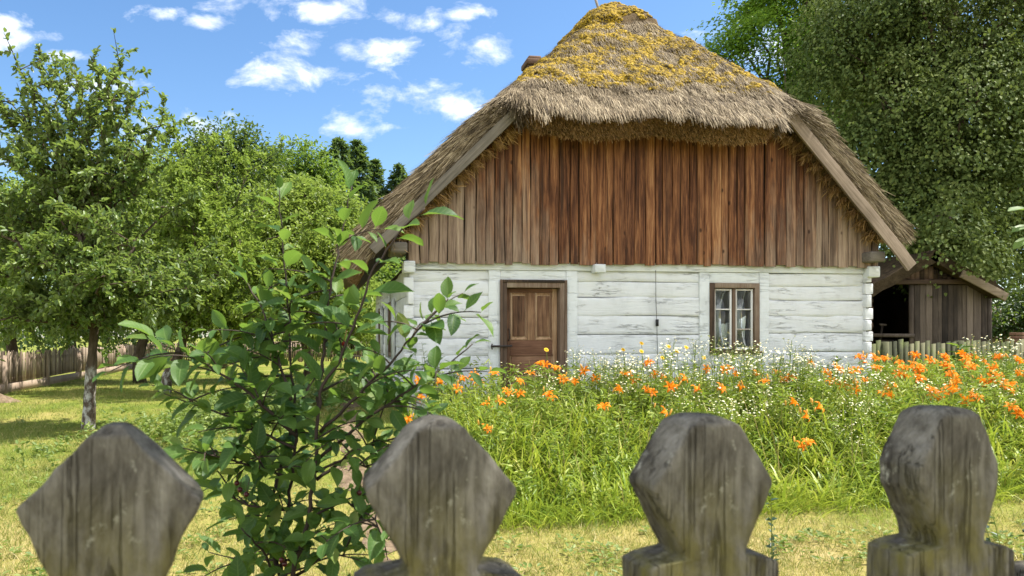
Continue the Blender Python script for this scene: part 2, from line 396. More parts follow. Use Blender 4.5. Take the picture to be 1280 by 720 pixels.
M['yellowp'] = flat('yellow_petals', (.85, .52, .02), .6, .2, .15)
M['brownc'] = flat('flower_centre', (.45, .26, .02), .8, .2)
M['fruit'] = flat('dark_cherry', (.075, .008, .012), .3, .5)
M['redfruit'] = flat('red_cherry', (.45, .015, .015), .3, .5)
M['brick'] = flat('old_brick', (.22, .13, .09), .9, .1, .25)
M['curtain'] = flat('white_lace_cloth', (.80, .80, .78), .9, .1)
def glass_mat():
    m, t = newmat('old_window_glass')
    fr = t.n('ShaderNodeFresnel', {'IOR': 1.5})
    bp = t.n('ShaderNodeBump', {'Height': t.noise(t.coord(), 3, 2), 'Strength': .15, 'Distance': .02})
    gl = t.n('ShaderNodeBsdfGlossy', {'Color': (1, 1, 1, 1), 'Roughness': .02, 'Normal': bp})
    tr = t.n('ShaderNodeBsdfTransparent', {'Color': (.93, .96, .95, 1)})
    t.out(t.n('ShaderNodeMixShader', {0: t.math('MULTIPLY', fr, .8, clamp=True), 1: tr, 2: gl})); return m
M['glass'] = glass_mat()
def lawn_mat():
    m, t = newmat('lawn_ground')
    n1 = t.noise(t.coord(), .55, 4, .6); n2 = t.noise(t.coord(), 14, 6, .7)
    f = t.math('ADD', t.math('MULTIPLY', n1, .6), t.math('MULTIPLY', n2, .4))
    tc = t.n('ShaderNodeTexCoord'); sp = t.n('ShaderNodeSeparateXYZ', {0: (tc, 'Object')})
    f = t.math('ADD', f, t.math('MULTIPLY', t.math('MULTIPLY', t.math('SUBTRACT', 8.0, (sp, 'Y')), .5, clamp=True), .12))
    col = t.ramp(f, [(.3, (.07, .11, .018)), (.48, (.15, .18, .03)), (.62, (.28, .24, .075)), (.78, (.40, .31, .15))])
    t.out(t.bsdf(col, .95, n2, .8, .04, .05)); return m
M['lawn'] = lawn_mat()
def soil_mat():
    m, t = newmat('bare_soil')
    n2 = t.noise(t.coord(), 9, 7, .7)
    col = t.ramp(n2, [(.3, (.09, .066, .042)), (.55, (.20, .145, .095)), (.8, (.31, .245, .17))])
    t.out(t.bsdf(col, .95, n2, .9, .04, .05)); return m
M['soil'] = soil_mat()
M['grass'] = leaf_mat('grass_blades', [(.14, (.052, .115, .014)), (.45, (.120, .190, .022)), (.68, (.26, .255, .065)), (.90, (.52, .43, .20))], .30, .55, nscale=.75, tcol=(.46, .44, .10), dry=.19)

# ------------------------------------------------------------------ sky, sun, camera
SUN_EL, SUN_AZ = R(60), R(88)      # azimuth clockwise from +Y
def make_world():
    w = bpy.data.worlds.new('World'); scene.world = w; w.use_nodes = True
    t = NT(w)
    sky = t.n('ShaderNodeTexSky', sky_type='NISHITA'); sky.sun_disc = False
    sky.sun_elevation = SUN_EL; sky.sun_rotation = SUN_AZ
    sky.air_density = 1.0; sky.dust_density = .6; sky.ozone_density = 2.5
    hs = t.n('ShaderNodeHueSaturation', {'Color': sky, 'Saturation': 1.16, 'Value': .9})
    tc = t.n('ShaderNodeTexCoord'); d = (tc, 'Generated')
    sp = t.n('ShaderNodeSeparateXYZ', {0: d})
    yy = t.math('MAXIMUM', (sp, 'Y'), .05)
    px = t.math('DIVIDE', (sp, 'X'), yy); pz = t.math('DIVIDE', (sp, 'Z'), yy)
    p = t.n('ShaderNodeCombineXYZ', {0: px, 1: pz})
    clouds = [(330, 5, 60, 18), (290, 8, 40, 14), (425, 12, 50, 20), (380, 66, 55, 24), (440, 62, 60, 20), (495, 20, 45, 18), (400, 92, 50, 20), (340, 92, 45, 16), (480, 60, 40, 18), (255, 28, 40, 12), (205, 20, 30, 11),
              (612, 56, 50, 26), (525, 130, 76, 28), (565, 138, 40, 20), (432, 160, 36, 15), (497, 160, 30, 9), (590, 16, 26, 11), (30, 48, 55, 16), (75, 70, 40, 11), (10, 30, 40, 12), (215, 155, 80, 24), (130, 108, 40, 10), (-60, 160, 100, 40), (1000, 60, 120, 40)]
    acc = None
    for (u, v, ru, rv) in clouds:
        c = ((u-CU)/F, (CV-v)/F, 0)
        q = t.n('ShaderNodeVectorMath', {0: p, 1: c}, operation='SUBTRACT')
        q = t.n('ShaderNodeVectorMath', {0: q, 1: (F/ru, F/rv, 0)}, operation='MULTIPLY')
        l = t.n('ShaderNodeVectorMath', {0: q}, operation='LENGTH')
        k = t.math('SUBTRACT', 1.0, (l, 'Value'))
        acc = k if acc is None else t.math('MAXIMUM', acc, k)
    acc = t.math('MAXIMUM', acc, -1.2)
    nv = t.n('ShaderNodeMapping', {'Vector': p, 'Scale': (1, 1.7, 1)})
    n1 = t.noise(nv, 11, 7, .62, .3); n2 = t.noise(nv, 34, 5, .6)
    dens = t.math('ADD', t.math('MULTIPLY', t.math('SUBTRACT', acc, .02), .62), t.math('MULTIPLY', t.math('SUBTRACT', n1, .5), 3.0))
    dens = t.math('ADD', dens, t.math('MULTIPLY', t.math('SUBTRACT', n2, .5), .5))
    mask = t.ramp(dens, [(.0, (0, 0, 0)), (.2, (.20, .20, .20)), (.55, (.70, .70, .70)), (1.0, (.96, .96, .96))])
    # unseen bright clouds beside and behind the view, added to light the facade
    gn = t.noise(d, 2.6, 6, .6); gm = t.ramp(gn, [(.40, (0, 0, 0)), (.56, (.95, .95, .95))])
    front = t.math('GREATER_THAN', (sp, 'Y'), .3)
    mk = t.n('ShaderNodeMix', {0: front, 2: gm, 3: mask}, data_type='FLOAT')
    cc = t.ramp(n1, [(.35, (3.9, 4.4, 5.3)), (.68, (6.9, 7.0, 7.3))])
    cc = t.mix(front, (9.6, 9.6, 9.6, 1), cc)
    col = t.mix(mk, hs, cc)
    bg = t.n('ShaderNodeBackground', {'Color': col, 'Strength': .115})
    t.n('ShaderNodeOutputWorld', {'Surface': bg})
make_world()
sl = bpy.data.lights.new('sun', 'SUN'); sl.energy = 4.6; sl.angle = R(.53); sl.color = (1, .955, .88)
so = bpy.data.objects.new('sun', sl); COL.objects.link(so)
ldir = Vector((sin(SUN_AZ)*cos(SUN_EL), cos(SUN_AZ)*cos(SUN_EL), sin(SUN_EL)))
so.rotation_euler = ldir.to_track_quat('Z', 'Y').to_euler(); so.location = (12, -4, 18)

cam = bpy.data.cameras.new('camera'); co = bpy.data.objects.new('camera', cam); COL.objects.link(co)
co.location = (0, 0, CAMZ); co.rotation_euler = (R(90), 0, 0)
cam.sensor_width = 36; cam.lens = 36*F/1280
cam.shift_x = (640-CU)/1280; cam.shift_y = -(360-CV)/1280
cam.clip_start = .05; cam.clip_end = 2000
cam.dof.use_dof = True; cam.dof.focus_distance = 9.0; cam.dof.aperture_fstop = 9.0
scene.camera = co
vs = scene.view_settings; vs.view_transform = 'Standard'; vs.look = 'None'; vs.gamma = 1; vs.exposure = 1.1

# ------------------------------------------------------------------ ground
def make_ground():
    xs = np.unique(np.concatenate([np.linspace(-500, -40, 12), np.linspace(-40, -8, 33), np.linspace(-8, 14, 89), np.linspace(14, 40, 27), np.linspace(40, 500, 12)]))
    ys = np.unique(np.concatenate([np.linspace(-60, -6, 10), np.linspace(-6, 20, 105), np.linspace(20, 60, 41), np.linspace(60, 700, 20)]))
    X, Y = np.meshgrid(xs, ys, indexing='ij')
    G = np.stack([X, Y, ground(X, Y)], -1)
    tag(MB().grid(G).build('lawn', M['lawn'], smooth=True), kind='structure')
    # bare trodden strip left of the bed
    ln = [(.2, 3.0), (-.1, 4.6), (-.35, 6.2), (-.75, 8.0), (-.95, 9.6), (-1.0, 11.5), (-1.4, 14)]
    ln = np.array(ln); tt = np.linspace(0, len(ln)-1, 60)
    cx = np.interp(tt, range(len(ln)), ln[:, 0]); cy = np.interp(tt, range(len(ln)), ln[:, 1])
    rows = []
    for a, b, k in zip(cx, cy, range(60)):
        w = .13+.08*sin(k*.7)+.06*sin(k*1.9)
        rows.append([(a+s*w, b, gz(a+s*w, b)+.006+.012*(1-s*s)) for s in np.linspace(-1, 1, 7)])
    tag(MB().grid(np.array(rows)).build('soil_path', M['soil'], smooth=True), kind='structure')
make_ground()

# ------------------------------------------------------------------ grass
BED = lambda x, y: (y > 6.55+.17*np.maximum(x-.8, 0)) & (x > .5-.09*(y-6.5)) & (y < 10.5+np.where(x > 6.6, 4.5, .113*x))
def house_mask(x, y):
    s = (x+.14)*.9936+(y-10.75)*.1132; b = -(x+.14)*.1132+(y-10.75)*.9936
    return (s > -.1) & (s < 7.3) & (b > -.05)
def make_grass():
    mb = MB()
    n = 110000
    y = 1.0*np.exp(rng.random(n)*math.log(34.0))
    x = (rng.random(n)*1.6-.72)*(y+1.2)
    y2 = rng.random(n)
    ok = ~house_mask(x, y) & ~BED(x, y-.12)
    pl = np.array([(.2, 3.0), (-.1, 4.6), (-.35, 6.2), (-.75, 8.0), (-.95, 9.6), (-1.0, 11.5), (-1.4, 14)])
    pc = np.interp(y, pl[:, 1], pl[:, 0])
    ok &= (np.abs(x-pc) > .14) | (y < 3) | (y > 14) | (rng.random(n) < .35)
    # sparser where dry
    x, y = x[ok], y[ok]; n = len(x)
    P0 = np.stack([x, y, ground(x, y)-.005], 1)
    k = 4
    P = np.repeat(P0, k, 0); s = np.repeat(.6+.25*np.sqrt(y), k)
    P[:, :2] += rng.normal(size=(n*k, 2))*.022*s[:, None]
    D = np.stack([rng.normal(size=n*k)*.55, rng.normal(size=n*k)*.55, np.ones(n*k)], 1)
    tall = vn(np.stack([P[:, 0], P[:, 1], P[:, 0]*0], 1), .5, 3.1)
    L = (.03+.055*rng.random(n*k)+.09*np.clip(tall-.55, 0, 1))*(.85+.10*np.sqrt(np.repeat(y, k)))
    V, f = strips(P, D, rnd_dirs(n*k), L, .0042*s, rng.random(n*k)*1.1, seg=2)
    mb.add(V, f)
    tag(mb.build('grass', M['grass']), kind='stuff')
make_grass()

# ------------------------------------------------------------------ the cottage
TH = R(6.5)
house = empty('thatched_cottage', (-.14, 10.75, 0), TH)
tag(house, 'old whitewashed log cottage with plank gable and mossy thatched roof', 'cottage')
W_, LEN = 7.17, 9.0
ZB, ZT = .35, 2.62
DR = (1.34, 2.336, 2.468); WN = (4.585, 5.387, 1.393, 2.457)
def fac(u, v, b=0.0):
    k = (u-CU)/F
    # facade line shifted by b
    x0, y0 = -.14-b*sin(TH), 10.75+b*cos(TH)
    s = (k*y0-x0)/(cos(TH)-k*sin(TH)); Y = y0+s*sin(TH)
    return s, CAMZ+(CV-v)/F*Y

def log_piece(mb, s0, s1, z0, z1, y0, y1, seed, axis='x'):
    """a hewn log: rounded edges, slightly uneven face"""
    ns = max(4, int((s1-s0)/.09)); ss = np.linspace(s0, s1, ns)
    prof = [(y1, z0), (y0+.011, z0+.001), (y0+.003, z0+.008), (y0, z0+.05), (y0-.004, (z0+z1)/2), (y0+.001, z1-.05), (y0+.003, z1-.008), (y0+.009, z1-.001), (y1, z1)]
    G = np.zeros((ns, len(prof), 3))
    for j, (yy, zz) in enumerate(prof): G[:, j] = np.stack([ss, np.full(ns, yy), np.full(ns, zz)], 1)
    d = (fbm(G.reshape(-1, 3)*[1, 1, 2.2], 1.6, 3, seed)-.5).reshape(ns, -1)
    e = (vn(G.reshape(-1, 3)*[1, .1, .1], 1.1, seed)-.5).reshape(ns, -1)
    G[:, :, 1] += d*.045; G[:, 1:-1, 2] += (e*.035)[:, 1:-1]
    if axis == 'y':
        G = np.stack([G[:, :, 1], G[:, :, 0], G[:, :, 2]], -1)[::-1]
    mb.grid(G[::-1])
    for e_ in (0, ns-1):
        c = G[e_]; mb.add(c, [list(range(len(prof)))])
def make_walls():
    mb = MB()
    zs = [ZB, .62, .90, 1.17, 1.40, 1.66, 1.93, 2.20, 2.43, ZT]
    r = random.Random(4)
    for (a, b) in ((0.0, 1.165), (2.51, 4.425), (5.545, W_)):
        zz = [ZB]+[z+r.uniform(-.045, .045) for z in zs[1:-1]]+[ZT]
        for i in range(len(zz)-1):
            log_piece(mb, a, b, zz[i], zz[i+1], r.uniform(-.006, .006), .17, a*3.1+i*1.7)
    for z0, z1 in ((ZB, .66), (.66, .95), (.95, 1.17), (1.17, 1.39)): log_piece(mb, WN[0], WN[1], z0, z1, 0.004, .17, z0)
    mb.build('log_wall', M['white'], house, smooth=False)
    # side and rear walls
    sb = MB()
    for i in range(len(zs)-1):
        log_piece(sb, .18, 3.0, zs[i]+.06, zs[i+1]+.058, -.0, .17, i*2.3, 'y')
        log_piece(sb, 3.9, 6.3, zs[i]+.06, zs[i+1]+.058, -.0, .17, i*3.3, 'y')
        log_piece(sb, 7.2, LEN, zs[i]+.06, zs[i+1]+.058, -.0, .17, i*4.3, 'y')
    for a, b in ((3.0, 3.9), (6.3, 7.2)):
        sb.box(.004, .17, a, b, .41, 1.25); sb.box(.004, .17, a, b, 2.3, 2.678)
    sb.build('log_wall', M['white'], house)
    bb = MB()
    bb.box(W_-.17, W_-.002, .18, LEN-.18, ZB, ZT+.05); bb.build('log_wall', M['white'], house); bb = MB(); bb.box(.18, W_-.18, LEN-.17, LEN, ZB, ZT+.05)
    bb.build('log_wall', M['white'], house)
    # interior floor, loft floor
    fl = MB(); fl.box(.18, W_-.18, .2, LEN-.2, .40, .5); fl.build('floor', M['dark'], house); fl = MB(); fl.box(.02, W_-.02, .19, LEN-.02, 2.70, 2.75); fl.build('loft_floor', M['dark'], house)
    ft = MB(); ft.box(-.05, W_+.05, -.02, LEN+.02, .0, .37); ft.build('stone_footing', M['brick'], house)
    # side windows on the left wall
    for a, b in ((3.0, 3.9), (6.3, 7.2)):
        f = MB()
        f.box(-.035, .10, a, a+.08, 1.25, 2.3); f.box(-.035, .10, b-.08, b, 1.25, 2.3); f.box(-.035, .10, a+.08, b-.08, 2.22, 2.3); f.box(-.035, .10, a+.08, b-.08, 1.25, 1.33)
        fo = f.build('side_window', M['frame'], house)
        g = MB(); g.box(.05, .056, a+.08, b-.08, 1.33, 2.22); g.build('pane', M['glass'], fo)
        for (y0, y1) in ((a-.52, a-.02), (b+.02, b+.52)):
            h = MB(); h.box(-.05, -.008, y0, y1, 1.22, 2.32); h.build('shutter', M['whiteflat'], house)
    # dovetailed corner ends
    for s, sgn, dx in ((0, -1, 0), (W_, 1, 0)):
        c = MB(); rr = random.Random(int(s))
        zz = ZB; k = 0
        while zz < 2.5:
            h = rr.uniform(.15, .21); e = .085 if k % 2 else .03
            x0, x1 = (s-e, s+.055) if sgn < 0 else (s-.055, s+e)
            yy0 = -.055-(.04 if k % 2 == 0 else 0)
            V = [(x, y, z) for z in (zz+.008, zz+h-.006) for y in (yy0, .16) for x in (x0+.004*rr.random(), x1)]
            c.add(V, [(0,2,3,1), (4,5,7,6), (0,1,5,4), (2,6,7,3), (0,4,6,2), (1,3,7,5)])
            zz += h; k += 1
        c.build('corner_joint', M['white'], house, bevel=.012)
    # upright white boards beside door and window
    def upright(u0, u1, z0, z1, name='upright_post'):
        p = MB(); p.box(u0, u1, -.028, .15, z0, z1); p.build(name, M['whiteflat'], house, bevel=.006)
    upright(1.165, DR[0]-.002, ZB, ZT-.003); upright(DR[1]+.002, 2.51, ZB, ZT-.003)
    upright(4.425, WN[0]-.002, ZB, ZT-.003); upright(WN[1]+.002, 5.545, ZB, ZT-.003)
    l = MB(); l.box(DR[0], DR[1], -.022, .15, DR[2]+.002, ZT-.004); l.build('lintel', M['whiteflat'], house, bevel=.006)
    l = MB(); l.box(WN[0], WN[1], -.020, .15, WN[3]+.002, ZT-.004); l.build('lintel', M['whiteflat'], house, bevel=.006)
    # wall plate, with the thin board above the door
    p = MB(); p.box(-.03, W_+.03, -.040, .17, ZT, 2.755); p.build('wall_plate', M['whiteflat'], house, bevel=.01)
    s, z = fac(748, 335, -.1)
    b = MB(); b.box(s-.085, s+.085, -.19, -.03, z-.075, z+.05); b.build('beam_end', M['whiteflat'], house, bevel=.012)
    for s0, s1 in ((-.10, .07), (W_-.06, W_+.13)):
        b = MB(); b.box(s0, s1, -.15, .16, 2.56, 2.73); b.build('beam_end', M['whiteflat'], house, bevel=.015)
    # cable
    s, _ = fac(818, 400); pts = [(s+.01, -.02, 2.74), (s, -.045, 2.6), (s+.01, -.03, 2.2), (s+.025, -.03, 1.85), (s+.035, -.03, 1.3), (s+.04, -.03, .6)]
    c = MB(); c.tube(pts, .0042, 5); c.box(s+.012, s+.045, -.05, -.012, 1.80, 1.90); c.build('cable', M['cable'], house)
make_walls()

def make_door():
    a, b, zt = DR
    f = MB(); w = .095
    f.box(a, a+w, -.045, .14, ZB, zt); f.box(b-w, b, -.045, .14, ZB, zt); f.box(a+w, b-w, -.045, .14, zt-w-.01, zt)
    f.box(a-.01, a+.03, -.06, -.046, ZB, zt+.012); f.box(b-.03, b+.01, -.06, -.046, ZB, zt+.012); f.box(a+.03, b-.03, -.06, -.046, zt-.03, zt+.012)
    f.build('door_frame', M['frame'], house, bevel=.006)
    j = MB(); j.box(a+w, b-w, .02, .16, ZB, .47); j.build('threshold', M['door_h'], house)
    x0, x1 = a+w+.004, b-w-.004; z0, z1 = .475, zt-w-.014; y = .095
    d = MB(); st = .075
    d.box(x0, x0+st, y, y+.045, z0, z1); d.box(x1-st, x1, y, y+.045, z0, z1)
    d.box(x0+st, x1-st, y+.016, y+.032, z0, z1)
    mid = (x0+x1)/2; zr = 1.385
    d.box(mid-.055, mid+.055, y, y+.045, zr+.20, z1-.06)
    root = d.build('door', M['door'], house, bevel=.004)
    for (ya, yb, za, zb_) in ((y-.001, y+.046, z1-.06, z1), (y-.001, y+.046, zr, zr+.20), (y-.001, y+.046, z0, z0+.14), (y-.014, y-.002, zr-.03, zr)):
        MB().box(x0+st, x1-st, ya, yb, za, zb_).build('rail', M['door_h'], root, bevel=.004)
    for (p0, p1) in ((x0+st+.012, mid-.067), (mid+.067, x1-st-.012)):
        p = MB()
        p.box(p0+.03, p1-.03, y-.004, y+.015, zr+.26, z1-.11)
        p.box(p0, p1, y-.008, y+.012, zr+.205, zr+.235)
        p.box(p0, p0+.016, y-.003, y+.012, zr+.235, z1-.065); p.box(p1-.016, p1, y-.003, y+.012, zr+.235, z1-.065); p.box(p0+.016, p1-.016, y-.003, y+.012, z1-.085, z1-.065)
        p.build('panel', M['door'], root, bevel=.008)
    p = MB()
    zz = z0+.15
    for k in range(5):
        p.box(x0+st+.02, x1-st-.02, y+.002-.004*(k % 2), y+.015, zz, zz+.143); zz += .148
    p.build('panel', M['door_h'], root, bevel=.004)
    h = MB(); s0, zz = fac(615, 433, -.06)
    h.obox((s0-.02, -.075, zz), (s0+.30, -.07, zz+.008), .012, .03); h.tube([(s0+.0, -.07, zz-.04), (s0-.015, -.1, zz-.0), (s0, -.07, zz+.035)], .010, 6)
    h.tube([(s0+.24, -.07, zz), (s0+.26, -.02, zz), (s0+.30, .05, zz)], .009, 6)
    h.build('latch', M['iron'], root)
    h = MB(); h.tube([(x0+.05, y-.01, 1.58), (x0+.055, y-.05, 1.62), (x0+.055, y-.05, 1.72), (x0+.05, y-.01, 1.76)], .008, 6); h.build('handle', M['iron'], root)
make_door()

def make_window():
    a, b, z0, z1 = WN
    f = MB(); w = .075
    f.box(a, a+w, -.04, .13, z0, z1); f.box(b-w, b, -.04, .13, z0, z1); f.box(a+w, b-w, -.04, .13, z1-w, z1); f.box(a+w, b-w, -.04, .13, z0, z0+w*.6)
    f.box((a+b)/2-.024, (a+b)/2+.024, -.012, .09, z0+w*.6, z1-w)
    root = f.build('window', M['frame'], house, bevel=.006)
    s = MB(); s.box(a-.015, b+.015, -.075, -.041, z0-.012, z0+.03); s.build('sill', M['frame'], root, bevel=.005)
    gl = MB()
    for (p, q) in ((a+w+.012, (a+b)/2-.03), ((a+b)/2+.03, b-w-.012)):
        h = MB(); t = .026; y0, y1 = .004, .04; zb, zt2 = z0+w*.6+.012, z1-w-.012
        h.box(p, p+t, y0, y1, zb, zt2); h.box(q-t, q, y0, y1, zb, zt2); h.box(p+t, q-t, y0, y1, zb, zb+t); h.box(p+t, q-t, y0, y1, zt2-t, zt2)
        for k in ((.66,) if p < a+.2 else (.66, .33)): h.box(p+t, q-t, y0+.004, y1-.004, zb+(zt2-zb)*k-.010, zb+(zt2-zb)*k+.010)
        so_ = h.build('sash', M['sash'], root, bevel=.003)
        g = MB(); g.box(p+t, q-t, .022, .026, zb+t, zt2-t); g.build('pane', M['glass'], so_)
    # curtain
    G = []
    for half, (p, q) in enumerate(((a+.09, (a+b)/2-.02), ((a+b)/2+.03, b-.15))):
        c = MB(); nx, nz = 40, 24; G = np.zeros((nx, nz, 3))
        for i in range(nx):
            u = i/(nx-1)
            for k in range(nz):
                v = k/(nz-1)
                top = z0+.50+.06*(u-.5)*(1 if half else -1)-.05*sin(pi*u)
                if half: top = z0+.44+.14*u
                zb = z0+.09+(.03 if half else 0)
                open_ = 0
                G[i, k] = (p+(q-p)*u*(1-.18*v*(1 if not half else .55)), .085+.014*sin(u*26)*(.5+v)+.008*v, top+(zb-top)*v)
        c.grid(G)
        o = c.build('curtain', M['curtain'], None, smooth=True)
        o.location = house.location; o.rotation_euler = (0, 0, TH)
        md = o.modifiers.new('cloth', 'SOLIDIFY'); md.thickness = .003
        tag(o, ['white lace curtain hanging behind the left casement of the cottage window', 'white curtain slanting up behind the right casement of the cottage window'][half], 'curtain')
make_window()

# ------------------------------------------------------------------ thatched roof
SC, KS = 3.73, .16
BL = LEN
def zfield(s, b):
    zL = 7.56+.984*(s-SC); zR = 7.68-1.14*(s-SC); zH = 4.78+1.10*(b+.75); zB = 4.78+1.1*(BL+.75-b)
    st = np.stack(np.broadcast_arrays(zL, zR, zH, zB, np.full_like(zL, 7.46)))
    m = st.min(0)
    z = m-KS*np.log(np.exp(-(st-m)/KS).sum(0))
    return z
def roof_normal(s, b, e=.02):
    gx = (zfield(s+e, b)-zfield(s-e, b))/(2*e); gy = (zfield(s, b+e)-zfield(s, b-e))/(2*e)
    return unit(np.stack([-gx, -gy, np.ones_like(gx)], -1))
def bf(s):
    t = sst(1.32, 1.75, s)*(1-sst(5.18, 5.60, s))
    return -.34-.43*t-.05*np.sin(s*3.1)*t
SL, SR = -.88, 7.50
def thick(s, b): return .39+0*s
def make_roof():
    root = empty('thatched_roof'); root.parent = house
    ss = np.unique(np.concatenate([np.linspace(SL, SR, 150), np.linspace(1.3, 1.8, 14), np.linspace(5.15, 5.65, 14)]))
    tt = np.concatenate([np.linspace(0, .35, 70)**1.15/.35**1.15*.35, np.linspace(.36, 1, 40)])
    S, T = np.meshgrid(ss, tt, indexing='ij')
    B0 = bf(S); B = B0+(BL+.55-B0)*T
    Z = zfield(S, B)
    Nn = roof_normal(S, B)
    P = np.stack([S, B, Z], -1)
    d = (fbm(P.reshape(-1, 3), 1.7, 4)-.5).reshape(S.shape)*.16+(fbm(P.reshape(-1, 3), 9, 2, 3)-.5).reshape(S.shape)*.06
    cap = sst(6.86, 6.93, Z+.10*(vn(P.reshape(-1, 3), 2.2).reshape(S.shape)-.5))*.10
    hipm = (zfield(S, B) > 4.78+1.10*(B+.75)-.25)
    top = P+Nn*(d+cap)[..., None]
    bot = P-Nn*thick(S, B)[..., None]
    # round the outer rim
    mb = MB(); mb.grid(top)
    mb.grid(bot[:, ::-1])
    def side(a, b_, flip=False, nmid=7):
        rows = [a+(b_-a)*k/(nmid-1) for k in range(nmid)]
        G = np.stack(rows, 0)
        nz = (fbm(G.reshape(-1, 3), 8, 3)-.5).reshape(G.shape[:2])*.07
        G[1:-1, :, 1] += nz[1:-1]*.8
        mb.grid(G if flip else G[::-1])
    side(top[:, 0], bot[:, 0]); side(top[:, -1], bot[:, -1], True); side(top[0], bot[0], True); side(top[-1], bot[-1])
    mb.build('thatch', M['thatch'], root, smooth=True)

    # ---- loose straw all over the visible thatch
    st = MB()
    def down(n_): # downslope tangent
        g = np.stack([n_[:, 0]*n_[:, 2], n_[:, 1]*n_[:, 2], -(n_[:, 0]**2+n_[:, 1]**2)], -1); return unit(g)
    # hip face
    n = 64000
    s = 1.1+4.7*rng.random(n); t = rng.random(n)**1.35
    b = bf(s)+t*2.6; z = zfield(s, b); Nn = roof_normal(s, b); D = down(Nn)
    P = np.stack([s, b, z], 1)
    dd = (fbm(P, 1.7, 4)-.5)*.16+(fbm(P, 9, 2, 3)-.5)*.06
    P = P+Nn*(dd+.004+.022*rng.random(n))[:, None]
    D = unit(D+rng.normal(size=(n, 3))*.13+Nn*.05)
    V, f = strips(P, D, Nn, (.04+.13*rng.random(n)), .003+.007*rng.random(n), .03+.20*rng.random(n), seg=2, tip=.35); st.add(V, f)
    # hanging fringe over the hip lip
    n = 11000
    s = 1.28+4.35*rng.random(n); b = bf(s)+rng.random(n)*.30; z = zfield(s, b); Nn = roof_normal(s, b); D = down(Nn)
    P = np.stack([s, b, z], 1)+Nn*(.01+.05*(vn(np.stack([s, b, z], 1), 5)-.2))[:, None]
    clump = vn(np.stack([s*7, s*0, s*0], 1), 1)
    D = unit(D+np.array([0, -.1, -.25])+rng.normal(size=(n, 3))*.16)
    V, f = strips(P, D, Nn, .05+.12*rng.random(n)+.13*clump, .005+.008*rng.random(n), .25+.4*rng.random(n), seg=3, tip=.3); st.add(V, f)
    # main slopes near the verges, and along the eaves
    n = 17000
    sd = rng.random(n) < .5
    s = np.where(sd, SL+2.7*rng.random(n), 5.2+2.3*rng.random(n)); b = bf(s)+rng.random(n)**1.6*3.0; z = zfield(s, b); Nn = roof_normal(s, b); D = down(Nn)
    P = np.stack([s, b, z], 1)
    dd = (fbm(P, 1.7, 4)-.5)*.16+(fbm(P, 9, 2, 3)-.5)*.06
    P = P+Nn*(dd+.002+.014*rng.random(n))[:, None]
    D = unit(D+rng.normal(size=(n, 3))*.09+Nn*.02)
    V, f = strips(P, D, Nn, .15+.3*rng.random(n), .006+.007*rng.random(n), .08+.15*rng.random(n), seg=2, tip=.4); st.add(V, f)
    # verge face: stalks lying along the slope
    n = 26000
    sd = rng.random(n) < .5
    s = np.where(sd, SL+(1.55-SL)*rng.random(n), 5.4+(SR-5.4)*rng.random(n)); b = bf(s); z = zfield(s, b); Nn = roof_normal(s, b); D = down(Nn)
    h = rng.random(n)
    P = np.stack([s, b, z], 1)-Nn*(h*.385-.012)[:, None]
    P[:, 1] -= .01+.055*rng.random(n)*np.sin(np.clip(h, 0, 1)*pi)+.012
    D = unit(D+rng.normal(size=(n, 3))*[.12, .06, .12]+np.array([0, -.06, 0]))
    V, f = strips(P, D, np.tile([0, -1., 0], (n, 1))+rng.normal(size=(n, 3))*.3, .10+.28*rng.random(n), .006+.007*rng.random(n), .06, seg=2, tip=.4); st.add(V, f)
    st.build('straw', M['straw'], root)

    # ---- cut butts under the hip and at the eaves
    bt = MB()
    n = 16000
    s = 1.35+4.2*rng.random(n); b = bf(s); z = zfield(s, b); Nn = roof_normal(s, b+.1); D = down(Nn); h = rng.random(n)
    P = np.stack([s, b, z], 1)-Nn*(h*.39)[:, None]-D*.05
    V, f = strips(P, unit(D+rng.normal(size=(n, 3))*.25), Nn+rng.normal(size=(n, 3))*.6, .06+.07*rng.random(n), .007+.006*rng.random(n), .05, seg=1, tip=.6); bt.add(V, f)
    n = 15000
    sd = rng.random(n) < .5
    s = np.where(sd, SL, SR).astype(float); b = -.34+rng.random(n)**1.5*5.5; z = zfield(s, b); Nn = roof_normal(s, b); D = down(Nn); h = rng.random(n)
    P = np.stack([s, b, z], 1)-Nn*(h*.39)[:, None]-D*.05
    V, f = strips(P, unit(D+rng.normal(size=(n, 3))*.22), Nn+rng.normal(size=(n, 3))*.6, .06+.10*rng.random(n), .007+.006*rng.random(n), .1, seg=1, tip=.6); bt.add(V, f)
    # tufts poking in under the barge boards
    for side_, (s0, s1) in enumerate(((-.3, 1.4), (5.6, 7.1))):
        for c in np.linspace(s0, s1, 11):
            m = 130; cs = c+rng.normal(size=m)*.045
            zz = zfield(np.full(m, c), np.full(m, -.2))-.60-.05*rng.random(m)
            P = np.stack([cs, -.30+.18*rng.random(m), zz+rng.normal(size=m)*.03], 1)
            D = unit(np.array([(.55 if side_ == 0 else -.55), -.25, -.55])+rng.normal(size=(m, 3))*.30)
            V, f = strips(P, D, rnd_dirs(m), .07+.10*rng.random(m), .007+.006*rng.random(m), .3, seg=2, tip=.4); bt.add(V, f)
    bt.build('cut_straw', M['strawgold'], root)

    # ---- moss
    ms = MB()
    base = np.array([(cos(a)*sin(p), sin(a)*sin(p), cos(p)) for p, k in ((.01, 1), (.9, 5), (1.7, 5)) for a in (np.arange(k)/k*2*pi+p)])
    fc = [(0, 1+k, 1+(k+1) % 5) for k in range(5)]; fq = [(1+k, 6+k, 6+(k+1) % 5, 1+(k+1) % 5) for k in range(5)]
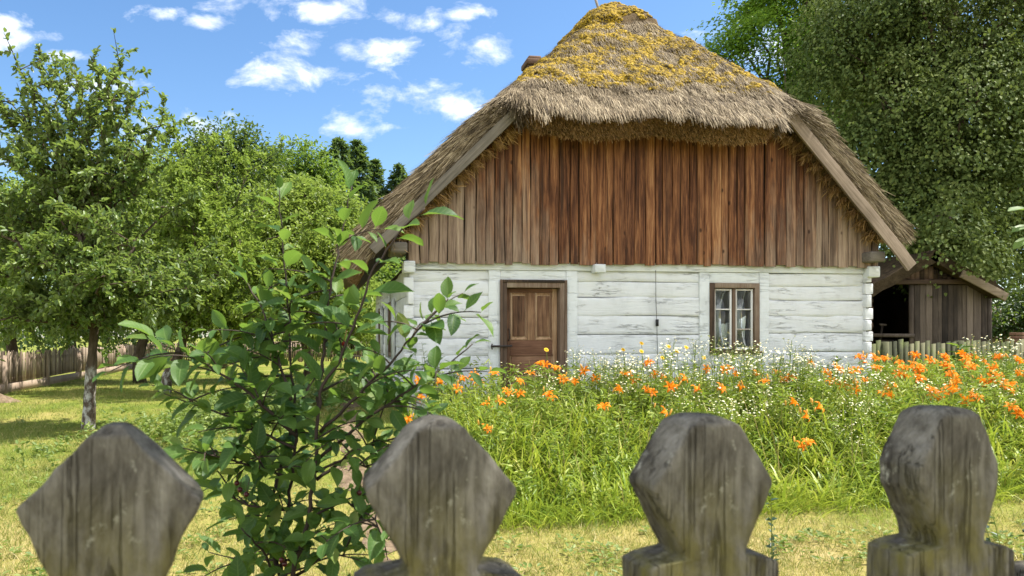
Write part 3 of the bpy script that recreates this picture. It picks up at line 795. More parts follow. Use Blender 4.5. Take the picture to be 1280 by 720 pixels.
    def blobs(P, Nn, r):
        n = len(P); A = unit(np.cross(Nn, rnd_dirs(n))); Bv = np.cross(Nn, A)
        j = .65+.7*rng.random((n, 11, 1))
        V = P[:, None, :]+(A[:, None, :]*base[None, :, 0:1]+Bv[:, None, :]*base[None, :, 1:2]+Nn[:, None, :]*base[None, :, 2:3]*.75)*j*r[:, None, None]
        o = np.arange(n)[:, None]*11
        ft = np.concatenate([o+np.array([t_]) for t_ in fc]); fqq = np.concatenate([o+np.array([t_]) for t_ in fq])
        ms.add(V.reshape(-1, 3), ft, fqq)
    n = 100000
    s = 1.5+4.5*rng.random(n); b = -.35+2.5*rng.random(n); z = zfield(s, b)
    P = np.stack([s, b, z], 1)
    mk = fbm(P, 1.9, 4, 5.0)+.15*sst(5.0, 5.7, z)+.02-.22*(1-sst(5.0, 5.5, z))-.22*sst(.53, .66, fbm(P, 2.6, 3, 17.0))-.04*sst(6.85, 7.1, z)-.10*sst(1.25, 2.2, np.abs(s-3.7))
    ok = (mk > .425+.11*(vn(P,9.0,3.3)-.5)) & (z > 5.05) & (P[:, 1] < 2.2)
    P = P[ok]; s = s[ok]; b = b[ok]; mk = mk[ok]; Nn = roof_normal(s, b)
    P0 = P
    dd = (fbm(P, 1.7, 4)-.5)*.16+(fbm(P, 9, 2, 3)-.5)*.06+sst(6.86, 6.93, P[:, 2]+.10*(vn(P, 2.2)-.5))*.10
    cl = vn(P, 6.5, 9.1)
    P = P+Nn*(dd+.07*np.clip(cl-.3, 0, 1)*sst(.5, .56, mk))[:, None]
    r = (.005+.010*rng.random(len(P))+.010*rng.random(len(P))**4)*(1+.5*cl)
    blobs(P, Nn, r)
    ms.build('moss', M['moss'], root)
    ms = None
    # ---- barge boards
    def barge(p, q, w, h, mat, label):
        p = np.array(p); q = np.array(q); d = q-p; Ln = np.linalg.norm(d); g = MB(); n = 24
        xs = np.linspace(0, Ln, n); rows = []
        for x in xs:
            a, b = .006*sin(x*2.1), .010*(vn(np.array([[x, 0, 0]]), 3.0)[0]-.5)
            rows.append([(x, -w/2+a, -h/2+b), (x, w/2+a, -h/2+b), (x, w/2+a, h/2+b), (x, -w/2+a, h/2+b), (x, -w/2+a, -h/2+b)])
        G = np.array(rows); g.grid(G); g.add(G[0, :4], [[0, 1, 2, 3]]); g.add(G[-1, :4], [[3, 2, 1, 0]])
        o = g.build('barge_board', mat, root, bevel=.006); o.location = p; o.rotation_euler = (0, -math.atan2(d[2], d[0]), 0); o['label'] = label
    barge([1.58, -.475, 4.93], [-.56, -.475, 2.83], .045, .14, M['grey'], 'grey weathered left barge board')
    barge([5.565, -.475, 4.95], [7.55, -.475, 2.69], .045, .175, M['rightbarge'], 'tan weathered right barge board')
    # purlin ends
    for s_, z_ in ((7.13, 2.86), (-.18, 2.90)):
        g = MB(); g.obox((s_, -.33, z_), (s_, .3, z_), .24, .16); g.build('purlin_end', M['grey'], root, bevel=.03)
    # chimney far along the ridge, pole on the ridge end
    g = MB()
    zc = 8.24
    g.box(3.56, 3.96, 6.8, 7.3, 6.9, zc); g.box(3.53, 3.99, 6.76, 7.34, zc, zc+.14); g.box(3.60, 3.92, 6.85, 7.25, zc+.14, zc+.24)
    g.build('chimney', M['darkwood'], root, bevel=.03)
    g = MB(); g.tube([(3.60, 1.9, 7.1), (3.53, 1.9, 7.45), (3.48, 1.92, 7.64)], .022, 6); g.build('ridge_pole', M['grey'], root)
    # rafters/inner boarding closing the gable behind the boards
    return root
make_roof()

def make_gable():
    mb = MB(); r = random.Random(12)
    s = -.03; e = W_+.12; k = 0
    while s < e-.03:
        w = r.choice((r.uniform(.10, .14), r.uniform(.13, .185))); s1 = min(s+w, e)
        y = -.115+r.uniform(-.012, .012); zb = 2.715+r.uniform(-.022, .018)
        gap = r.choice((.004, .007, .012, .018))
        a, b = s+gap/2, s1-gap/2
        nz = 9
        za = float(zfield(np.array(a), np.array(0.05)))-.50; zb2 = float(zfield(np.array(b), np.array(.05)))-.50
        za = min(max(za, zb+.08), 5.35); zb2 = min(max(zb2, zb+.08), 5.35)
        tilt = r.uniform(-.006, .006)
        G = []
        warp = r.uniform(-.01, .01); ph = r.uniform(0, 6)
        for q in range(nz):
            t = q/(nz-1); off = tilt*(t-.5)+.004*sin(ph+t*7); yy = y+warp*sin(t*pi)
            x0, x1 = a+off+.003*sin(ph*2+t*11), b+off+.003*sin(ph*3+t*9)
            z0, z1 = zb+(za-zb)*t, zb+(zb2-zb)*t
            G.append([(x0, yy+.028, z0), (x0, yy+.004, z0), (x0+.006, yy, z0), (x0+(x1-x0)*.5, yy-.003, (z0+z1)/2), (x1-.006, yy, z1), (x1, yy+.004, z1), (x1, yy+.028, z1)])
        G = np.array(G); mb.grid(G)
        mb.add(G[0], [list(range(7))])
        s = s1; k += 1
    mb.build('gable_boarding', M['gable'], house)
    # nailing beam behind / dark backing so no light leaks
    ss = np.linspace(-.05, W_+.14, 60)
    top = np.minimum(zfield(ss, np.full(60, .1))-.45, 5.4); top = np.maximum(top, 2.80)
    G = np.stack([np.stack([ss, np.full(60, -.06), np.full(60, 2.745)], 1), np.stack([ss, np.full(60, -.06), top], 1)], 0)
    G2 = G.copy(); G2[:, :, 1] = .03
    b = MB(); b.grid(G[::-1]); b.grid(G2); b.build('gable_backing', M['dark'], house)
make_gable()

# ------------------------------------------------------------------ foreground picket fence
def make_pickets():
    ang = math.atan(.215)
    root = empty('picket_fence', (-.2795, .6785, 0), ang)
    tag(root, 'weathered grey fence of carved spade headed pickets in the near foreground', 'fence')
    step = .287/cos(ang)
    heads = [ # half-width profile: (depth below apex, left, right)
      [(0, .006, .006), (.003, .012, .011), (.008, .018, .016), (.066, .074, .074), (.071, .0755, .075), (.078, .073, .072), (.147, .044, .040), (.158, .038, .034)],
      [(0, .007, .007), (.003, .015, .014), (.010, .026, .023), (.064, .0755, .070), (.070, .0755, .0745), (.076, .073, .0745), (.140, .038, .036), (.150, .034, .033)],
      [(0, .012, .012), (.003, .022, .022), (.010, .033, .032), (.068, .0755, .0745), (.074, .0755, .0755), (.138, .041, .043), (.147, .036, .040)],
      [(0, .012, .012), (.003, .022, .024), (.010, .029, .029), (.066, .065, .059), (.076, .065, .059), (.090, .062, .058), (.146, .033, .035), (.156, .032, .035)]]
    tops = [1.576, 1.575, 1.571, 1.573]
    for i in range(-6, 8):
        prof = heads[i % 4]; ztop = tops[i % 4]; nck = prof[-1][0]
        body = [(nck+.004, .070, .070), (nck+.010, .083, .083), (nck+.03, .084, .084), (.5, .084, .084), (1.0, .083, .084), (1.5, .084, .083)]
        pr = prof+body
        dz = np.array([p[0] for p in pr]); lw = np.array([p[1] for p in pr]); rw = np.array([p[2] for p in pr])
        kx = (1, 1, .93, .89)[i % 4]; lw = lw*kx; rw = rw*kx
        zz = np.concatenate([np.linspace(0, nck+.012, 70), np.linspace(nck+.03, 1.5, 40)])
        l = np.interp(zz, dz, lw); rr = np.interp(zz, dz, rw)
        m = 48; t = np.arange(m)/m*2*pi
        ex = .13
        cx = np.sign(np.cos(t))*np.abs(np.cos(t))**ex; cy = np.sign(np.sin(t))*np.abs(np.sin(t))**ex
        T = .031
        rows = []
        for z, a, b in zip(zz, l, rr):
            tt = T*min(1, .62+z/.008*.38)
            x = np.where(cx > 0, cx*b, cx*a)
            rows.append(np.stack([x, cy*tt, np.full(m, ztop-z)], 1))
        G = np.array(rows); sh = G.shape
        Pn = G.reshape(-1, 3)+[i*1.7, 0, 0]
        d1 = (fbm(Pn*[1, 1, .3], 45, 3)-.5)*.006; d2 = (fbm(Pn, 40, 3, 4)-.5)*.006; d3 = (fbm(Pn, 45, 3, 8)-.5)*.005
        G = G+np.stack([d2, d1, d3*.6], -1).reshape(sh)
        G = np.concatenate([G, G[:, :1]], 1)
        mb = MB(); mb.grid(G[::-1])
        mb.add(G[0, :m], [list(range(m))])
        tw = random.Random(i).uniform(-.02, .02)
        o = mb.build('picket', M['picket'], root); o.location = (i*step+(0, .014, .008, .034)[i % 4], 0, -.006); o.rotation_euler = (tw*.05, tw*.08, tw)
        for zn in (1.10, .45): MB().tube([(0, -.029, zn), (0, -.036, zn)], .006, 8).build('nail', M['iron'], o)
    for z in (1.10, .45):
        r = MB(); r.obox((-6.4*step, .067, z), (7.4*step, .067, z), .06, .09); r.build('rail', M['picket'], root, bevel=.008)
    for k in (-4.5, 4.5):
        p = MB(); p.box(k*step-.06, k*step+.06, .099, .22, -.3, 1.3); p.build('post', M['picket'], root, bevel=.012)
make_pickets()

# ------------------------------------------------------------------ cherry sapling just behind the pickets
def big_leaf(mb, P, D, N, L, W, seg=5, droop=.35):
    D = np.array(D, float); D /= np.linalg.norm(D); S = np.cross(D, N); S /= np.linalg.norm(S)+1e-9; N2 = np.cross(S, D)
    ts = np.linspace(0, 1, seg+2); rows = []
    p = np.array(P, float); d = D.copy(); pet = L*.14
    pts = [p]; p = p+d*pet
    for t in ts:
        w = W*.5*(sin(pi*min(1, t**.82))**.8 if 0 < t < 1 else 0)+.0004
        n = np.cross(S, d)
        wav = .06*W*sin(t*9)
        rows.append([p+S*w+n*(w*.38+wav), p+S*w*.5+n*w*.13, p, p-S*w*.5+n*w*.13, p-S*w+n*(w*.38-wav)])
        p = p+d*(L/(seg+1)); d = d-N2*droop/(seg+1); d /= np.linalg.norm(d)
    mb.grid(np.array(rows))
    a = np.array(P); b = a+D*pet; mb.add([a+S*.0009, a-S*.0009, b-S*.0009, b+S*.0009], [(0, 1, 2, 3)])
def make_sapling():
    base = at(382, 1150, 2.05)
    root = empty('cherry_sapling', (base[0], base[1], gz(base[0], base[1])))
    tag(root, 'young cherry sapling with large glossy leaves right behind the carved pickets', 'sapling')
    off = np.array(root.location)
    r = random.Random(21)
    br = [  # (pixel polyline, depth start, depth end, radius start, end, leaf every px, leaf size)
     ([(382, 1180), (372, 900), (366, 712), (385, 650), (392, 600), (396, 540), (400, 490), (424, 450), (449, 390), (467, 335), (500, 290), (530, 260)], 2.05, 1.95, .012, .002, 24, .088),
     ([(380, 1180), (360, 900), (350, 720), (362, 620), (370, 545), (364, 444), (361, 390), (355, 314), (348, 238)], 2.06, 2.1, .010, .0018, 24, .078),
     ([(396, 520), (405, 440), (412, 364), (427, 292), (440, 230)], 2.02, 2.15, .006, .0018, 24, .078),
     ([(400, 540), (450, 492), (490, 452), (520, 415), (562, 374)], 2.0, 1.9, .005, .0016, 26, .070),
     ([(400, 572), (460, 522), (520, 482), (560, 455), (590, 430)], 2.0, 2.0, .005, .0016, 24, .070),
     ([(395, 600), (450, 560), (505, 545), (545, 520)], 2.0, 2.1, .005, .0016, 22, .070),
     ([(370, 545), (310, 490), (250, 450), (186, 424)], 2.05, 2.0, .006, .0016, 22, .080),
     ([(364, 500), (340, 420), (322, 375), (300, 338)], 2.05, 2.2, .005, .0016, 24, .076),
     ([(368, 560), (290, 522), (205, 492)], 2.05, 2.1, .005, .0016, 22, .076),
     ([(370, 600), (300, 578), (228, 560)], 2.05, 1.95, .005, .0016, 22, .076),
     ([(375, 640), (310, 632), (245, 600)], 2.05, 2.15, .005, .0016, 24, .074),
     ([(385, 650), (430, 625), (470, 650), (486, 700)], 2.0, 1.9, .004, .0014, 22, .072),
     ([(350, 720), (335, 650), (345, 600), (362, 540), (385, 480)], 2.06, 2.2, .008, .003, 24, .072),
     ([(350, 740), (330, 690), (300, 660)], 2.06, 1.95, .005, .0016, 22, .074),
     ([(370, 720), (410, 690), (450, 700)], 2.05, 1.95, .005, .0016, 22, .074),
     ([(392, 590), (430, 575), (480, 590), (500, 610)], 2.0, 1.92, .004, .0014, 24, .064),
     ([(362, 470), (330, 470), (290, 455), (262, 440)], 2.1, 2.3, .004, .0014, 22, .074),
     ([(400, 490), (440, 470), (470, 460), (500, 470)], 2.05, 2.25, .004, .0014, 22, .070),
     ([(366, 700), (300, 700), (260, 690)], 2.05, 2.25, .004, .0014, 26, .070),
     ([(368, 800), (320, 760), (290, 735)], 2.05, 2.0, .005, .0014, 24, .074),
     ([(370, 820), (420, 770), (460, 740)], 2.05, 2.0, .005, .0014, 24, .074),
     ([(360, 900), (420, 860), (460, 850)], 2.05, 2.0, .005, .0014, 24, .074),
     ([(360, 940), (300, 900), (260, 890)], 2.05, 2.0, .005, .0014, 24, .074)]
    stem = MB(); lv = MB(); spots = []
    allb = []
    for (px, d0, d1, r0, r1, ev, ls) in br:
        px = np.array(px, float); seg = np.linalg.norm(np.diff(px, axis=0), axis=1); cum = np.concatenate([[0], np.cumsum(seg)])
        nn = int(cum[-1]/12)+3; q = np.linspace(0, cum[-1], nn)
        u = np.interp(q, cum, px[:, 0]); v = np.interp(q, cum, px[:, 1]); d = np.linspace(d0, d1, nn)
        pts = np.array([at(a, b, c) for a, b, c in zip(u, v, d)])
        pts[:, 0] += np.array([r.uniform(-.004, .004) for _ in range(nn)])
        allb.append((pts, r0, r1, ev, ls, v))
    # secondary side twigs
    extra = []
    for (pts, r0, r1, ev, ls, v) in allb:
        for _ in range(9 if len(pts) > 14 else 4):
            k = r.randrange(int(len(pts)*.2), int(len(pts)*.85)); p = pts[k]
            if v[k] > 860 or v[k] < 290: continue
            dr = np.array([r.uniform(-1, 1), r.uniform(-.9, .9), r.uniform(-.1, .7)]); dr /= np.linalg.norm(dr)
            ln = r.uniform(.10, .22); m = 7
            tp = np.array([p+dr*ln*t+np.array([0, 0, -.05*t*t]) for t in np.linspace(0, 1, m)])
            extra.append((tp, .0028, .0012, 22, ls*.88, None))
    for (pts, r0, r1, ev, ls, v) in allb+extra:
        rad = np.linspace(r0, r1, len(pts))
        stem.tube(pts-off, rad, 6)
        seg = np.linalg.norm(np.diff(pts, axis=0), axis=1); cum = np.concatenate([[0], np.cumsum(seg)])
        sp = ev*.56/F*2.05; n = int(cum[-1]/sp)
        ax = r.uniform(0, 6)
        for k in range(n+1):
            q = cum[-1]-k*sp*r.uniform(.92, 1.08)
            if q < 0: break
            p = np.array([np.interp(q, cum, pts[:, j]) for j in range(3)])
            if p[2] < .45: continue
            if q < cum[-1]*.18 and r0 > .004: continue
            i = min(np.searchsorted(cum, q), len(pts)-1); dr = pts[i]-pts[max(i-1, 0)]; dr = dr/(np.linalg.norm(dr)+1e-9)
            ax += 2.4+r.uniform(-.4, .4)
            s1 = np.cross(dr, [0.2, 1, .1]); s1 /= np.linalg.norm(s1); s2 = np.cross(dr, s1)
            sd = s1*cos(ax)+s2*sin(ax)
            tipness = max(0, 1-k/3)
            D = dr*(.55+.5*tipness)+sd*(.9-.3*tipness)+np.array([0, 0, .18 if tipness > 0 else -.15])
            N = np.array([r.gauss(0, .35), r.gauss(0, .35)-.25, 1.0])
            L = ls*r.uniform(.78, 1.18)*(.72 if k < 1 else 1)
            L *= .98*r.choice((.7, .9, 1.0, 1.1, 1.2)); big_leaf(lv, p-off, D, N, L, L*r.uniform(.46, .56), droop=r.uniform(.1, .9))
            if r.random() < .05 and v is not None: spots.append(p-off)
    stem.build('stem', M['twig'], root, smooth=True)
    lo = lv.build('foliage', M['leaf_sap'], root, smooth=True)
    nv = len(lo.data.vertices); q = np.arange(nv) % 39
    ax_ = np.where(q < 35, np.abs((q % 5)-2)/2, 0.); al_ = np.where(q < 35, (q//5)/6, 0.)
    at_ = lo.data.attributes.new('blade', 'FLOAT_COLOR', 'POINT'); at_.data.foreach_set('color', np.stack([ax_, al_, 0*ax_, 0*ax_+1], 1).astype(np.float32).ravel())
    # cherries
    fr = [at(430, 430, 2.03), at(300, 612, 2.0), at(308, 618, 2.0), at(352, 700, 1.95), at(322, 584, 2.0), at(449, 616, 1.96), at(356, 705, 1.96), at(296, 604, 2.0)]
    for k, p in enumerate(fr):
        p = p-off; f = MB(); rr = .0075
        th = np.linspace(0, pi, 9)
        f.tube(np.array([p+np.array([0, 0, -rr*cos(t)]) for t in th]), np.maximum(rr*np.sin(th), .0004), 10)
        f.tube([p+[0, 0, rr*.9], p+[.003, 0, .02], p+[.008, .002, .04]], .0008, 4)
        o = f.build('cherry', M['redfruit'] if k == 0 else M['fruit'], root, smooth=True)
    return root
make_sapling()

# ------------------------------------------------------------------ trees
def curve(p, q, n=7, sag=.0, wob=.05):
    p = np.array(p, float); q = np.array(q, float); t = np.linspace(0, 1, n)[:, None]
    L = np.linalg.norm(q-p); out = p+(q-p)*t+np.array([0, 0, 1])*(sag*L*np.sin(t*pi))
    w = rng.normal(size=(n, 3))*wob*L/n; w[0] = w[-1] = 0
    return out+w
def tree_root(name, label, cat, x, y, group=None):
    o = empty(name, (x, y, gz(x, y))); tag(o, label, cat, group); return o

def lobed_tree(name, label, x, y, lobes, leafmat, nclump, per, L, zmin, trunk_r, trunk_top, group=None, droop=.25, flat_=.5, clr=.5, bark='bark', limbs=30, cat='tree', inner=.55, trunk_pts=None, face=True, nj=.55, spray=None, lump=None):
    """lobes in local coordinates: (cx,cy,cz,rx,ry,rz)"""
    root = tree_root(name, label, cat, x, y, group)
    lob = np.array(lobes, float); wt = (lob[:, 3]*lob[:, 5]+lob[:, 3]*lob[:, 4]+lob[:, 4]*lob[:, 5]); wt = wt/wt.sum()
    C = []; KK = []
    while len(C) < nclump:
        k = rng.choice(len(lob), p=wt); d = rnd_dirs(1)[0]
        if face and d[1] > .35 and rng.random() < .75: continue
        rr = inner+(1.04-inner)*rng.random()**.7
        c = lob[k, :3]+d*lob[k, 3:]*rr
        if c[2] < zmin: continue
        C.append(np.concatenate([c, [rr]])); KK.append(k)
    C = np.array(C); R_ = C[:, 3]; C = C[:, :3]
    cen = np.average(lob[:, :3], axis=0, weights=wt)
    lf = MB()
    n = nclump*per
    if spray:
        Lg, Wd, dr = spray
        out = unit((C-cen)*[1, 1, 0]+rng.normal(size=(nclump, 3))*[.35, .35, 0]+[0, -.25, 0]); sd = np.stack([-out[:, 1], out[:, 0], 0*out[:, 0]], 1)
        k = np.repeat(np.arange(nclump), per); sc_ = ((.6+.7*rng.random(nclump))*np.clip(lob[KK, 3]/1.9, .4, 1))[k]
        a = rng.random(n)**.8; b = (rng.random(n)+rng.random(n)-1)*.62
        lobe = 1-.55*np.abs(np.sin((b*3.2+C[k, 0]*3)*pi))*a
        O = out[k]; S = sd[k]; LL = Lg*sc_
        P = C[k]-O*(LL*.45)[:, None]+O*(LL*a*lobe)[:, None]+S*(Wd*sc_*b*(.35+.75*np.sin(np.clip(a*.85+.12, 0, 1)*pi)))[:, None]
        P[:, 2] += LL*(.22-dr*(.22*a+.62*a*a)-.25*b*b)+rng.normal(size=n)*.07*LL-rng.random(n)**3*.25*LL
        P += rng.normal(size=(n, 3))*.04*Lg
        N = np.stack([rng.normal(size=n)*nj, rng.normal(size=n)*nj, np.ones(n)], 1)+O*(dr*(.3+1.1*a))[:, None]
        D = O*.8+S*(b*1.6)[:, None]+rng.normal(size=(n, 3))*.45; D[:, 2] -= dr*(.3+1.0*a)
        add_leaves(lf, P, D, N, L*(.6+.7*rng.random(n)), L*(.5+.2*rng.random(n)))
    if lump:
        rx, rz = lump
        sc_ = (.55+.75*rng.random(nclump))*np.clip(lob[KK, 3]/1.7, .45, 1)
        k = np.repeat(np.arange(nclump), per); d = rnd_dirs(n); d[:, 2] = np.abs(d[:, 2])*1.0-.30*rng.random(n); d = unit(d)
        out = unit((C-cen)*[1, 1, 0]+[0, -.6, 0])[k]
        rad = 1+.55*(fbm(d*1.3+C[k]*3.1, 1.6, 3)-.5)+.10*rng.normal(size=n)-.35*(rng.random(n) < .22)*rng.random(n)
        P = C[k]+d*np.array([rx, rx, rz])*(rad*sc_[k])[:, None]
        hz = np.einsum('ij,ij->i', d, out)
        P += out*(.35*rx*sc_[k]*np.clip(hz, 0, 1))[:, None]; P[:, 2] -= .75*rz*sc_[k]*(np.clip(hz, -.3, 1)**2+.35*(1-d[:, 2]))
        keep = fbm(P, 2.1, 2, 4.0) > .40
        P, d, out = P[keep], d[keep], out[keep]; m = len(P)
        N = d*[1, 1, 1.15]+rng.normal(size=(m, 3))*nj
        D = d*[.7, .7, .1]+rng.normal(size=(m, 3))*.5; D[:, 2] -= .75
        add_leaves(lf, P, D, N, L*(.6+.7*rng.random(m)), L*(.5+.2*rng.random(m)))
    sz = clr*(.6+.8*rng.random(nclump))
    Cc = np.repeat(C, per, 0); S = np.repeat(sz, per)
    out = unit((C-cen)*[1, 1, .25]); O = np.repeat(out, per, 0)
    g = np.clip(rng.normal(size=(n, 3)), -1.7, 1.7)*[.55, .55, .55*flat_]
    al = np.clip(rng.normal(size=n), -1.7, 1.7)*.55
    P = Cc+g*S[:, None]+O*(al*S)[:, None]*.7
    r2 = np.linalg.norm((P-Cc)[:, :2], axis=1)/S
    P[:, 2] -= droop*S*(al*.9+r2*.5)
    D = O*.6+rng.normal(size=(n, 3))*.75; D[:, 2] -= droop*1.2
    N = np.stack([rng.normal(size=n)*nj, rng.normal(size=n)*nj, np.ones(n)], 1)+O*.35
    if not (spray or lump): add_leaves(lf, P, D, N, L*(.65+.7*rng.random(n)), L*(.42+.2*rng.random(n)))
    lf.build('foliage', leafmat, root)
    tr = MB()
    if trunk_pts is None:
        top = np.array([cen[0]*.7, cen[1]*.7, trunk_top]); trunk_pts = curve((0, 0, -.15), top, 9, 0, .10)
    trunk_pts = np.array(trunk_pts, float); m = len(trunk_pts)
    tr.tube(trunk_pts, np.linspace(trunk_r, trunk_r*.35, m)*(1+.25*np.exp(-np.arange(m)*1.5)), 10, rough=.25)
    tr.build('trunk', M[bark], root, smooth=True)
    lb = MB()
    for k in rng.choice(nclump, min(limbs, nclump), replace=False):
        z0 = np.clip(C[k, 2]*.6, trunk_pts[-1][2]*.35, trunk_pts[-1][2]); i = np.argmin(abs(trunk_pts[:, 2]-z0)); a = trunk_pts[i]
        r0 = trunk_r*.28*(.6+.6*rng.random())
        lb.tube(curve(a, C[k], 8, .10, .12), np.linspace(r0, .012, 8), 5)
    lb.build('limb_framework', M[bark] if bark == 'bark' else M['bark'], root, smooth=True)
    return root

def twiggy_tree(name, label, x, y, trunk_pts, trunk_r, limbs, leafmat, L, group=None, bark='bark', nsec=7, ntw=6, twl=.55, leafgap=.055, updir=.3, seed=1, sag=.06):
    """limbs: end points in local coordinates with the height they leave the trunk"""
    r = np.random.default_rng(seed)
    root = tree_root(name, label, 'tree', x, y, group)
    tp = np.array(trunk_pts, float); tr = MB(); m = len(tp)
    tt = np.linspace(0, m-1, m*4); tpf = np.stack([np.interp(tt, range(m), tp[:, j]) for j in range(3)], 1)
    tr.tube(tpf, np.interp(tt, range(m), np.linspace(trunk_r, trunk_r*.45, m))*(1+.3*np.exp(-tt*2.5)), 12, rough=.3)
    tr.build('trunk', M[bark], root, smooth=True)
    lb = MB(); PP = []; DD = []
    def leaves_on(pts):
        seg = np.linalg.norm(np.diff(pts, axis=0), axis=1); cum = np.concatenate([[0], np.cumsum(seg)])
        n = max(2, int(cum[-1]/leafgap)); q = r.random(n)*cum[-1]*.92+cum[-1]*.08
        P = np.stack([np.interp(q, cum, pts[:, j]) for j in range(3)], 1)
        d = pts[-1]-pts[0]; d = d/np.linalg.norm(d)
        PP.append(P+r.normal(size=(n, 3))*.02); DD.append(d*.7+r.normal(size=(n, 3))*.75)
    for lim in limbs:
        z0, end, r0 = lim[0], np.array(lim[1], float), lim[2]; shoot = len(lim) > 3
        i = np.argmin(abs(tpf[:, 2]-z0)); a = tpf[i]
        n = 12; t = np.linspace(0, 1, n)[:, None]; Ln = np.linalg.norm(end-a)
        c = a+(end-a)*t+np.array([0, 0, 1])*(sag*Ln*np.sin(t*pi)); c[1:-1] += r.normal(size=(n-2, 3))*.02*Ln
        lb.tube(c, np.linspace(r0, .008, n), 6)
        leaves_on(c[n//2:])
        if shoot: leaves_on(c[2:]); leaves_on(c[4:]); leaves_on(c[7:])
        ns = nsec if not shoot else 7
        for _ in range(ns):
            k = r.integers(3 if not shoot else 2, n); p = c[k]
            d = unit(c[k]-c[k-1])[None][0]*.5+r.normal(size=3)*[.8, .8, .5]+[0, 0, updir]; d = d/np.linalg.norm(d)
            ln = Ln*(.22+.25*r.random())*(.55 if shoot else 1); e = p+d*ln
            s = np.array([p+(e-p)*q+[0, 0, -.08*ln*q*q] for q in np.linspace(0, 1, 7)])
            lb.tube(s, np.linspace(.012, .004, 7), 4); leaves_on(s)
            for _ in range(ntw if not shoot else 1):
                kk = r.integers(2, 7); d2 = d*.5+r.normal(size=3)*[.8, .8, .6]+[0, 0, updir*.6]; d2 = d2/np.linalg.norm(d2)
                l2 = twl*(.5+r.random()); e2 = s[kk]+d2*l2
                w = np.array([s[kk]+(e2-s[kk])*q+[0, 0, -.12*l2*q*q] for q in np.linspace(0, 1, 5)])
                lb.tube(w, np.linspace(.006, .002, 5), 3, cap=False); leaves_on(w); leaves_on(w)
    lb.build('limb_framework', M['bark'], root, smooth=True)
    P = np.concatenate(PP); D = np.concatenate(DD); n = len(P)
    D[:, 2] -= .15
    N = np.stack([r.normal(size=n)*.5, r.normal(size=n)*.5, np.ones(n)], 1)
    lf = MB(); add_leaves(lf, P, D, N, L*(.65+.7*r.random(n)), L*(.48+.15*r.random(n)))
    lf.build('foliage', leafmat, root)
    return root

def loc(u, v, Y, x, y):   # pixel at depth Y -> local to a tree standing at x,y
    p = at(u, v, Y); return (p[0]-x, p[1]-y, p[2]-gz(x, y))

# left foreground tree
x1, y1 = -5.94, 13.25
lim = []
for (u, v, dY, z0) in ((20, 385, -.6, 1.8), (-40, 340, .3, 1.9), (60, 330, -1.3, 2.1), (190, 365, -.8, 1.9), (225, 330, .2, 2.0), (160, 300, -1.2, 2.3), (10, 260, .5, 2.4), (215, 260, .6, 2.4),
                       (100, 240, 1.2, 2.6), (60, 375, 1.2, 1.8), (170, 375, 1.2, 1.8), (130, 345, -1.7, 1.9), (-60, 260, -.6, 2.2), (150, 220, -.3, 2.9), (40, 200, -.3, 2.9), (-30, 400, -.9, 1.8), (80, 370, -1.2, 1.8), (215, 380, .6, 1.85)):
    lim.append((z0, loc(u, v, y1+dY, x1, y1), .05))
for (u, v, dY) in ((50, 58, .2), (122, 60, -.2), (150, 85, .3), (20, 75, -.3), (80, 110, .5), (165, 120, -.4), (0, 120, .2), (200, 158, .2), (100, 95, -.6), (180, 190, -.6), (30, 130, .5), (110, 130, .1), (140, 150, .5), (60, 160, -.4), (-20, 100, .3), (70, 85, .5), (135, 110, -.5), (170, 160, .2), (20, 170, .2), (95, 175, -.5), (210, 200, -.2), (-30, 160, -.3), (50, 120, -.2)):
    lim.append((3.2, loc(u, v, y1+dY, x1, y1), .028, 'shoot'))
twiggy_tree('plum_tree', 'plum tree with long upright shoots and a limed trunk on the left lawn', x1, y1,
            [(0, 0, -.15), (.03, 0, .5), (.05, .02, 1.1), (.12, 0, 1.8), (.05, .05, 2.6), (.0, 0, 3.6)], .115, lim, M['leaf_plum'], .105, bark='barkwhite', nsec=8, ntw=7, twl=.42, leafgap=.040, seed=3)

# leaning tree
x2, y2 = at(203, 492, 21.3)[0], 21.3
lim = []
for (u, v, dY, z0) in ((180, 330, 0, 2.2), (215, 400, -1.5, 2.0), (330, 400, -1, 2.0), (350, 330, 0, 2.4), (300, 300, -2, 2.6), (240, 260, -1, 2.8), (330, 250, 0, 3.0), (280, 215, 0, 3.2), (210, 230, .5, 3.0), (180, 390, 1, 2.2), (310, 380, 1.5, 2.2), (260, 350, -2.4, 2.4), (360, 290, -1, 2.8), (165, 280, 0, 2.8), (230, 200, 0, 3.3), (310, 215, .5, 3.3), (270, 410, -1.6, 2.0), (345, 420, 0, 1.9)):
    lim.append((z0, loc(u, v, y2+dY, x2, y2), .06))
twiggy_tree('fruit_tree', 'old fruit tree with crooked leaning limed trunk and yellow green crown', x2, y2,
            [(0, 0, -.2), (.15, 0, .5), (.42, 0, 1.0), (.62, 0, 1.6), (.9, 0, 2.4), (1.2, 0, 3.4)], .17, lim, M['leaf_fruit'], .125, bark='barkwhite2', nsec=9, ntw=7, twl=.65, leafgap=.052, seed=9)

def px_lobes(x, y, lst):
    """(u,v,Y,ru,rv[,ry m]) -> local ellipsoids"""
    o = []
    for l in lst:
        u, v, Y, ru, rv = l[:5]; c = loc(u, v, Y, x, y); rx = ru/F*Y; rz = rv/F*Y; o.append((*c, rx, l[5] if len(l) > 5 else rx*.8, rz))
    return o
def lobe_tree_px(name, label, u, Y, lst, mat, nclump, per, L, zmin=.8, tr=.2, **k):
    x = (u-CU)/F*Y
    lb = px_lobes(x, Y, lst); tt = max(l[2]+l[5]*.3 for l in lb)
    return lobed_tree(name, label, x, Y, lb, mat, nclump, per, L, zmin, tr, tt, **k)

